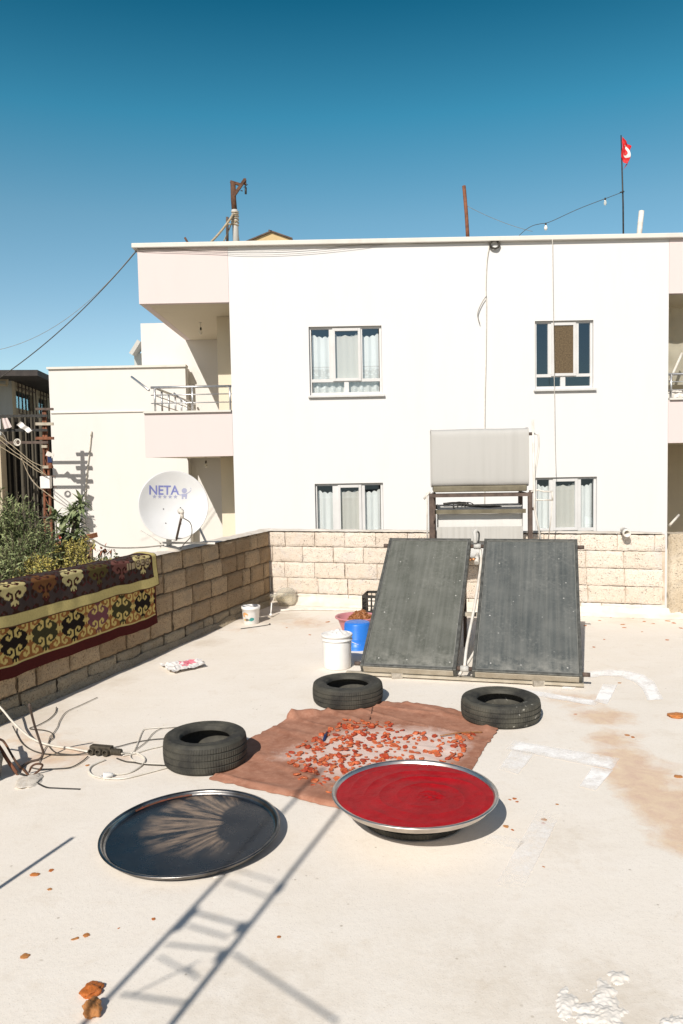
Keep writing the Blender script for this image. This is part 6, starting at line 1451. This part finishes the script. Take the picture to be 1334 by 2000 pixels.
for (a, b, c, d) in ((5, 1085, 8, 1000), (14, 1080, 20, 1005), (26, 1080, 36, 992), (30, 1075, 44, 1018), (38, 1080, 60, 1040), (-5, 1080, -8, 1010), (18, 1080, 12, 1030), (45, 1085, 84, 1062), (10, 1080, 28, 1022), (2, 1080, 2, 1025), (24, 1080, 50, 1028)):
    P = cat_rom([F(a, b, 8.8), F((a + c) / 2 - 1, (b + d) / 2, 8.8), F(c, d, 8.75)], 10); stt.tube(P, .005, 4, False)
    for q in P:
        for _ in range(16): leaf(m, q + rvec(r_) * .01, (rvec(r_) + Zup * .7), rvec(r_), r_.uniform(.03, .06), .009, .2, 2)
put('foliage', m, 'leaf_olive', tw_); put('stems', stt, 'bark', tw_)
bush('bush', 'low yellow-green shrub behind the parapet between bush and long-leaved tree', (F(135, 1200, 8.8).x, 8.8, GZ), [(F(120, 1105, 8.7), .26, .8), (F(150, 1100, 8.8), .26, .9), (F(178, 1108, 8.9), .2, .7), (F(108, 1100, 8.8), .18, .8), (F(140, 1098, 9.0), .2, .8), (F(165, 1125, 8.6), .3, .6), (F(90, 1125, 8.0), .26, .6), (F(130, 1125, 8.2), .3, .6)], 17000, .032, .013, 'leaf_yellow', 12, 1)
# loquat-like tree
lt = thing('tree', 'small tree with rosettes of long drooping green leaves behind the parapet', 'tree', (F(118, 1150, 9.3).x, 9.3, GZ)); m = MB(); tk = MB(); r_ = random.Random(6)
top = F(118, 1120, 9.3); root = Vector((top.x, 9.3, GZ)); tk.tube([root, top], [.05, .03], 8)
ROS = [(108, 1003, 9.5), (126, 1008, 9.4), (149, 992, 9.3), (146, 1012, 9.4), (158, 975, 9.3), (122, 1036, 9.2), (146, 1043, 9.2), (80, 1050, 9.2), (100, 1062, 9.1), (136, 1052, 9.3), (152, 1030, 9.4), (112, 1072, 9.1), (128, 1066, 9.2), (88, 1066, 9.0), (155, 1056, 9.3), (140, 1000, 9.5), (95, 1084, 9.0)]
for (a, b, c) in ROS:
    q = F(a, b, c); tk.tube(cat_rom([top, top.lerp(q, .5) + Vector((0, 0, -.06)), q], 5), [.018 - .012 * k / 10 for k in range(11)], 6)
    for k in range(48):
        d = rvec(r_); d.z = abs(d.z) * .9 - .25; leaf(m, q + d * .012 - Zup * r_.random() * .10, d, Zup, r_.uniform(.09, .18), r_.uniform(.034, .052), r_.uniform(.15, .6), 4)
put('crown', m, 'leaf_loquat', lt); put('trunk', tk, 'bark', lt)
# red-brown plant
rb = thing('plant', 'sparse plant with red-brown withered leaves in front of cream wall', 'plant', (F(190, 1120, 9.2).x, 9.2, GZ)); m = MB(); m2 = MB(); tk = MB(); r_ = random.Random(8)
for (a, b, red) in ((150, 1065, 1), (148, 1080, 1), (160, 1078, 1), (156, 1092, 1), (172, 1085, 1), (181, 1067, 1), (199, 1075, 1), (205, 1071, 1), (218, 1073, 1), (166, 1100, 1), (192, 1092, 0), (208, 1086, 0), (220, 1094, 0), (228, 1086, 0), (200, 1100, 0), (186, 1096, 0), (212, 1102, 0), (228, 1100, 0)):
    q = F(a, b, 9.1); o = F(170 + (a - 170) * .6, 1130, 9.2); tk.tube(cat_rom([o, o.lerp(q, .6) + rvec(r_) * .03, q], 4), .005, 5)
    for k in range(9 if red else 11):
        d = rvec(r_); leaf(m if red else m2, q + d * .015, d - Zup * .2, Zup, r_.uniform(.04, .075), r_.uniform(.02, .032), .3, 3)
tk.tube([F(170, 1125, 9.2), Vector((F(170, 1130, 9.2).x, 9.2, GZ))], .02, 6)
put('red_leaves', m, 'leaf_red', rb); put('green_leaves', m2, 'leaf_loquat', rb); put('stems', tk, 'bark', rb)
# small roof and red-white sheet seen between the leaves
a = F(138, 1035, 16.0); t_ = thing('shed', 'low hut with orange tiles glimpsed between the leaves, below the pole', 'shed', (a.x, 16.5, GZ)); mb = MB(); mb.box((a.x - .05, 16.5, (a.z - .35 + GZ) / 2), (.34, 1.0, a.z - .35 - GZ)); put('wall', mb, 'house_beige', t_)
mb = MB(); mb.bar((a.x - .24, 16.4, a.z - .28), (a.x + .20, 16.4, a.z - .20), 1.4, .10); put('roof', mb, 'terracotta', t_)
mb = MB(); P = [F(108, 1042, 9.6), F(118, 1042, 9.6), F(127, 1058, 9.6), F(110, 1056, 9.6)]; cols = []
def rw(u, v): cols.append((.55, .08, .04) if .35 < u < .8 and v < .8 else (.72, .7, .68)); return P[0].lerp(P[1], u).lerp(P[3].lerp(P[2], u), v)
mb.grid(rw, 12, 10); mb.att['col'] = ('col', cols); solo('plastic_bag', mb, 'printed', 'red and white plastic bag caught in the tree leaves', 'plastic bag')
# ------------------------------------------------------------------ lattice antenna mast behind the photographer: throws the ladder shadow
SA = G(300, 1960); hdir = Vector((LDIR.x, LDIR.y, 0)).normalized(); MO = Vector((SA.x, SA.y, 0)) - hdir * 2.3
def onmast(px, py):
    s = G(px, py); k = (s - MO).dot(hdir); q = s - hdir * k; return Vector((q.x, q.y, k * math.tan(EL)))
ma = thing('lattice_mast', 'lattice antenna mast standing on the terrace outside the picture, casting its shadow', 'mast', MO)
up_a = [onmast(199, 1962), onmast(441, 1705)]; up_b = [onmast(341, 1993), onmast(650, 1600)]
def upright(P, r, ex=.35):
    a, b = P; d = (b - a).normalized(); lo = a - d * (a.z / d.z); return MB().tube([lo, b + d * ex], r, 10)
put('upright', upright(up_a, .011, .95), 'galv', ma); put('upright', upright(up_b, .012), 'galv', ma)
RG = [((446, 1694), (540, 1723), .009), ((441, 1723), (525, 1752), .010), ((378, 1781), (472, 1807), .015), ((367, 1807), (446, 1831), .012), ((325, 1844), (446, 1857), .012), ((262, 1941), (388, 1878), .008), ((310, 1868), (388, 1910), .010), ((236, 1941), (362, 1959), .013), ((456, 1862), (660, 1996), .014), ((366, 1890), (388, 1912), .012)]
for a, b, r in RG: put('strut', MB().tube([onmast(*a), onmast(*b)], r * .40, 8), 'galv', ma)
for (a, b) in ((372, 1784), (352, 1806)): put('clamp', MB().tube([onmast(a - 8, b + 8), onmast(a + 8, b - 8)], .021, 10), 'galv', ma)
for (a, b) in ((432, 1868), (470, 1812), (545, 1735)): put('clamp', MB().tube([onmast(a - 5, b + 7), onmast(a + 5, b - 7)], .019, 10), 'galv', ma)
s = G(141, 1637); q = Vector((s.x, s.y, 0)) - hdir * 1.35; mb = MB(); mb.tube([q, q + Vector((0, 0, 1.35 * math.tan(EL)))], .012, 8); solo('iron_rod', mb, 'rust_brown', 'upright iron rod just outside the left edge, casting a narrow shadow', 'iron rod')
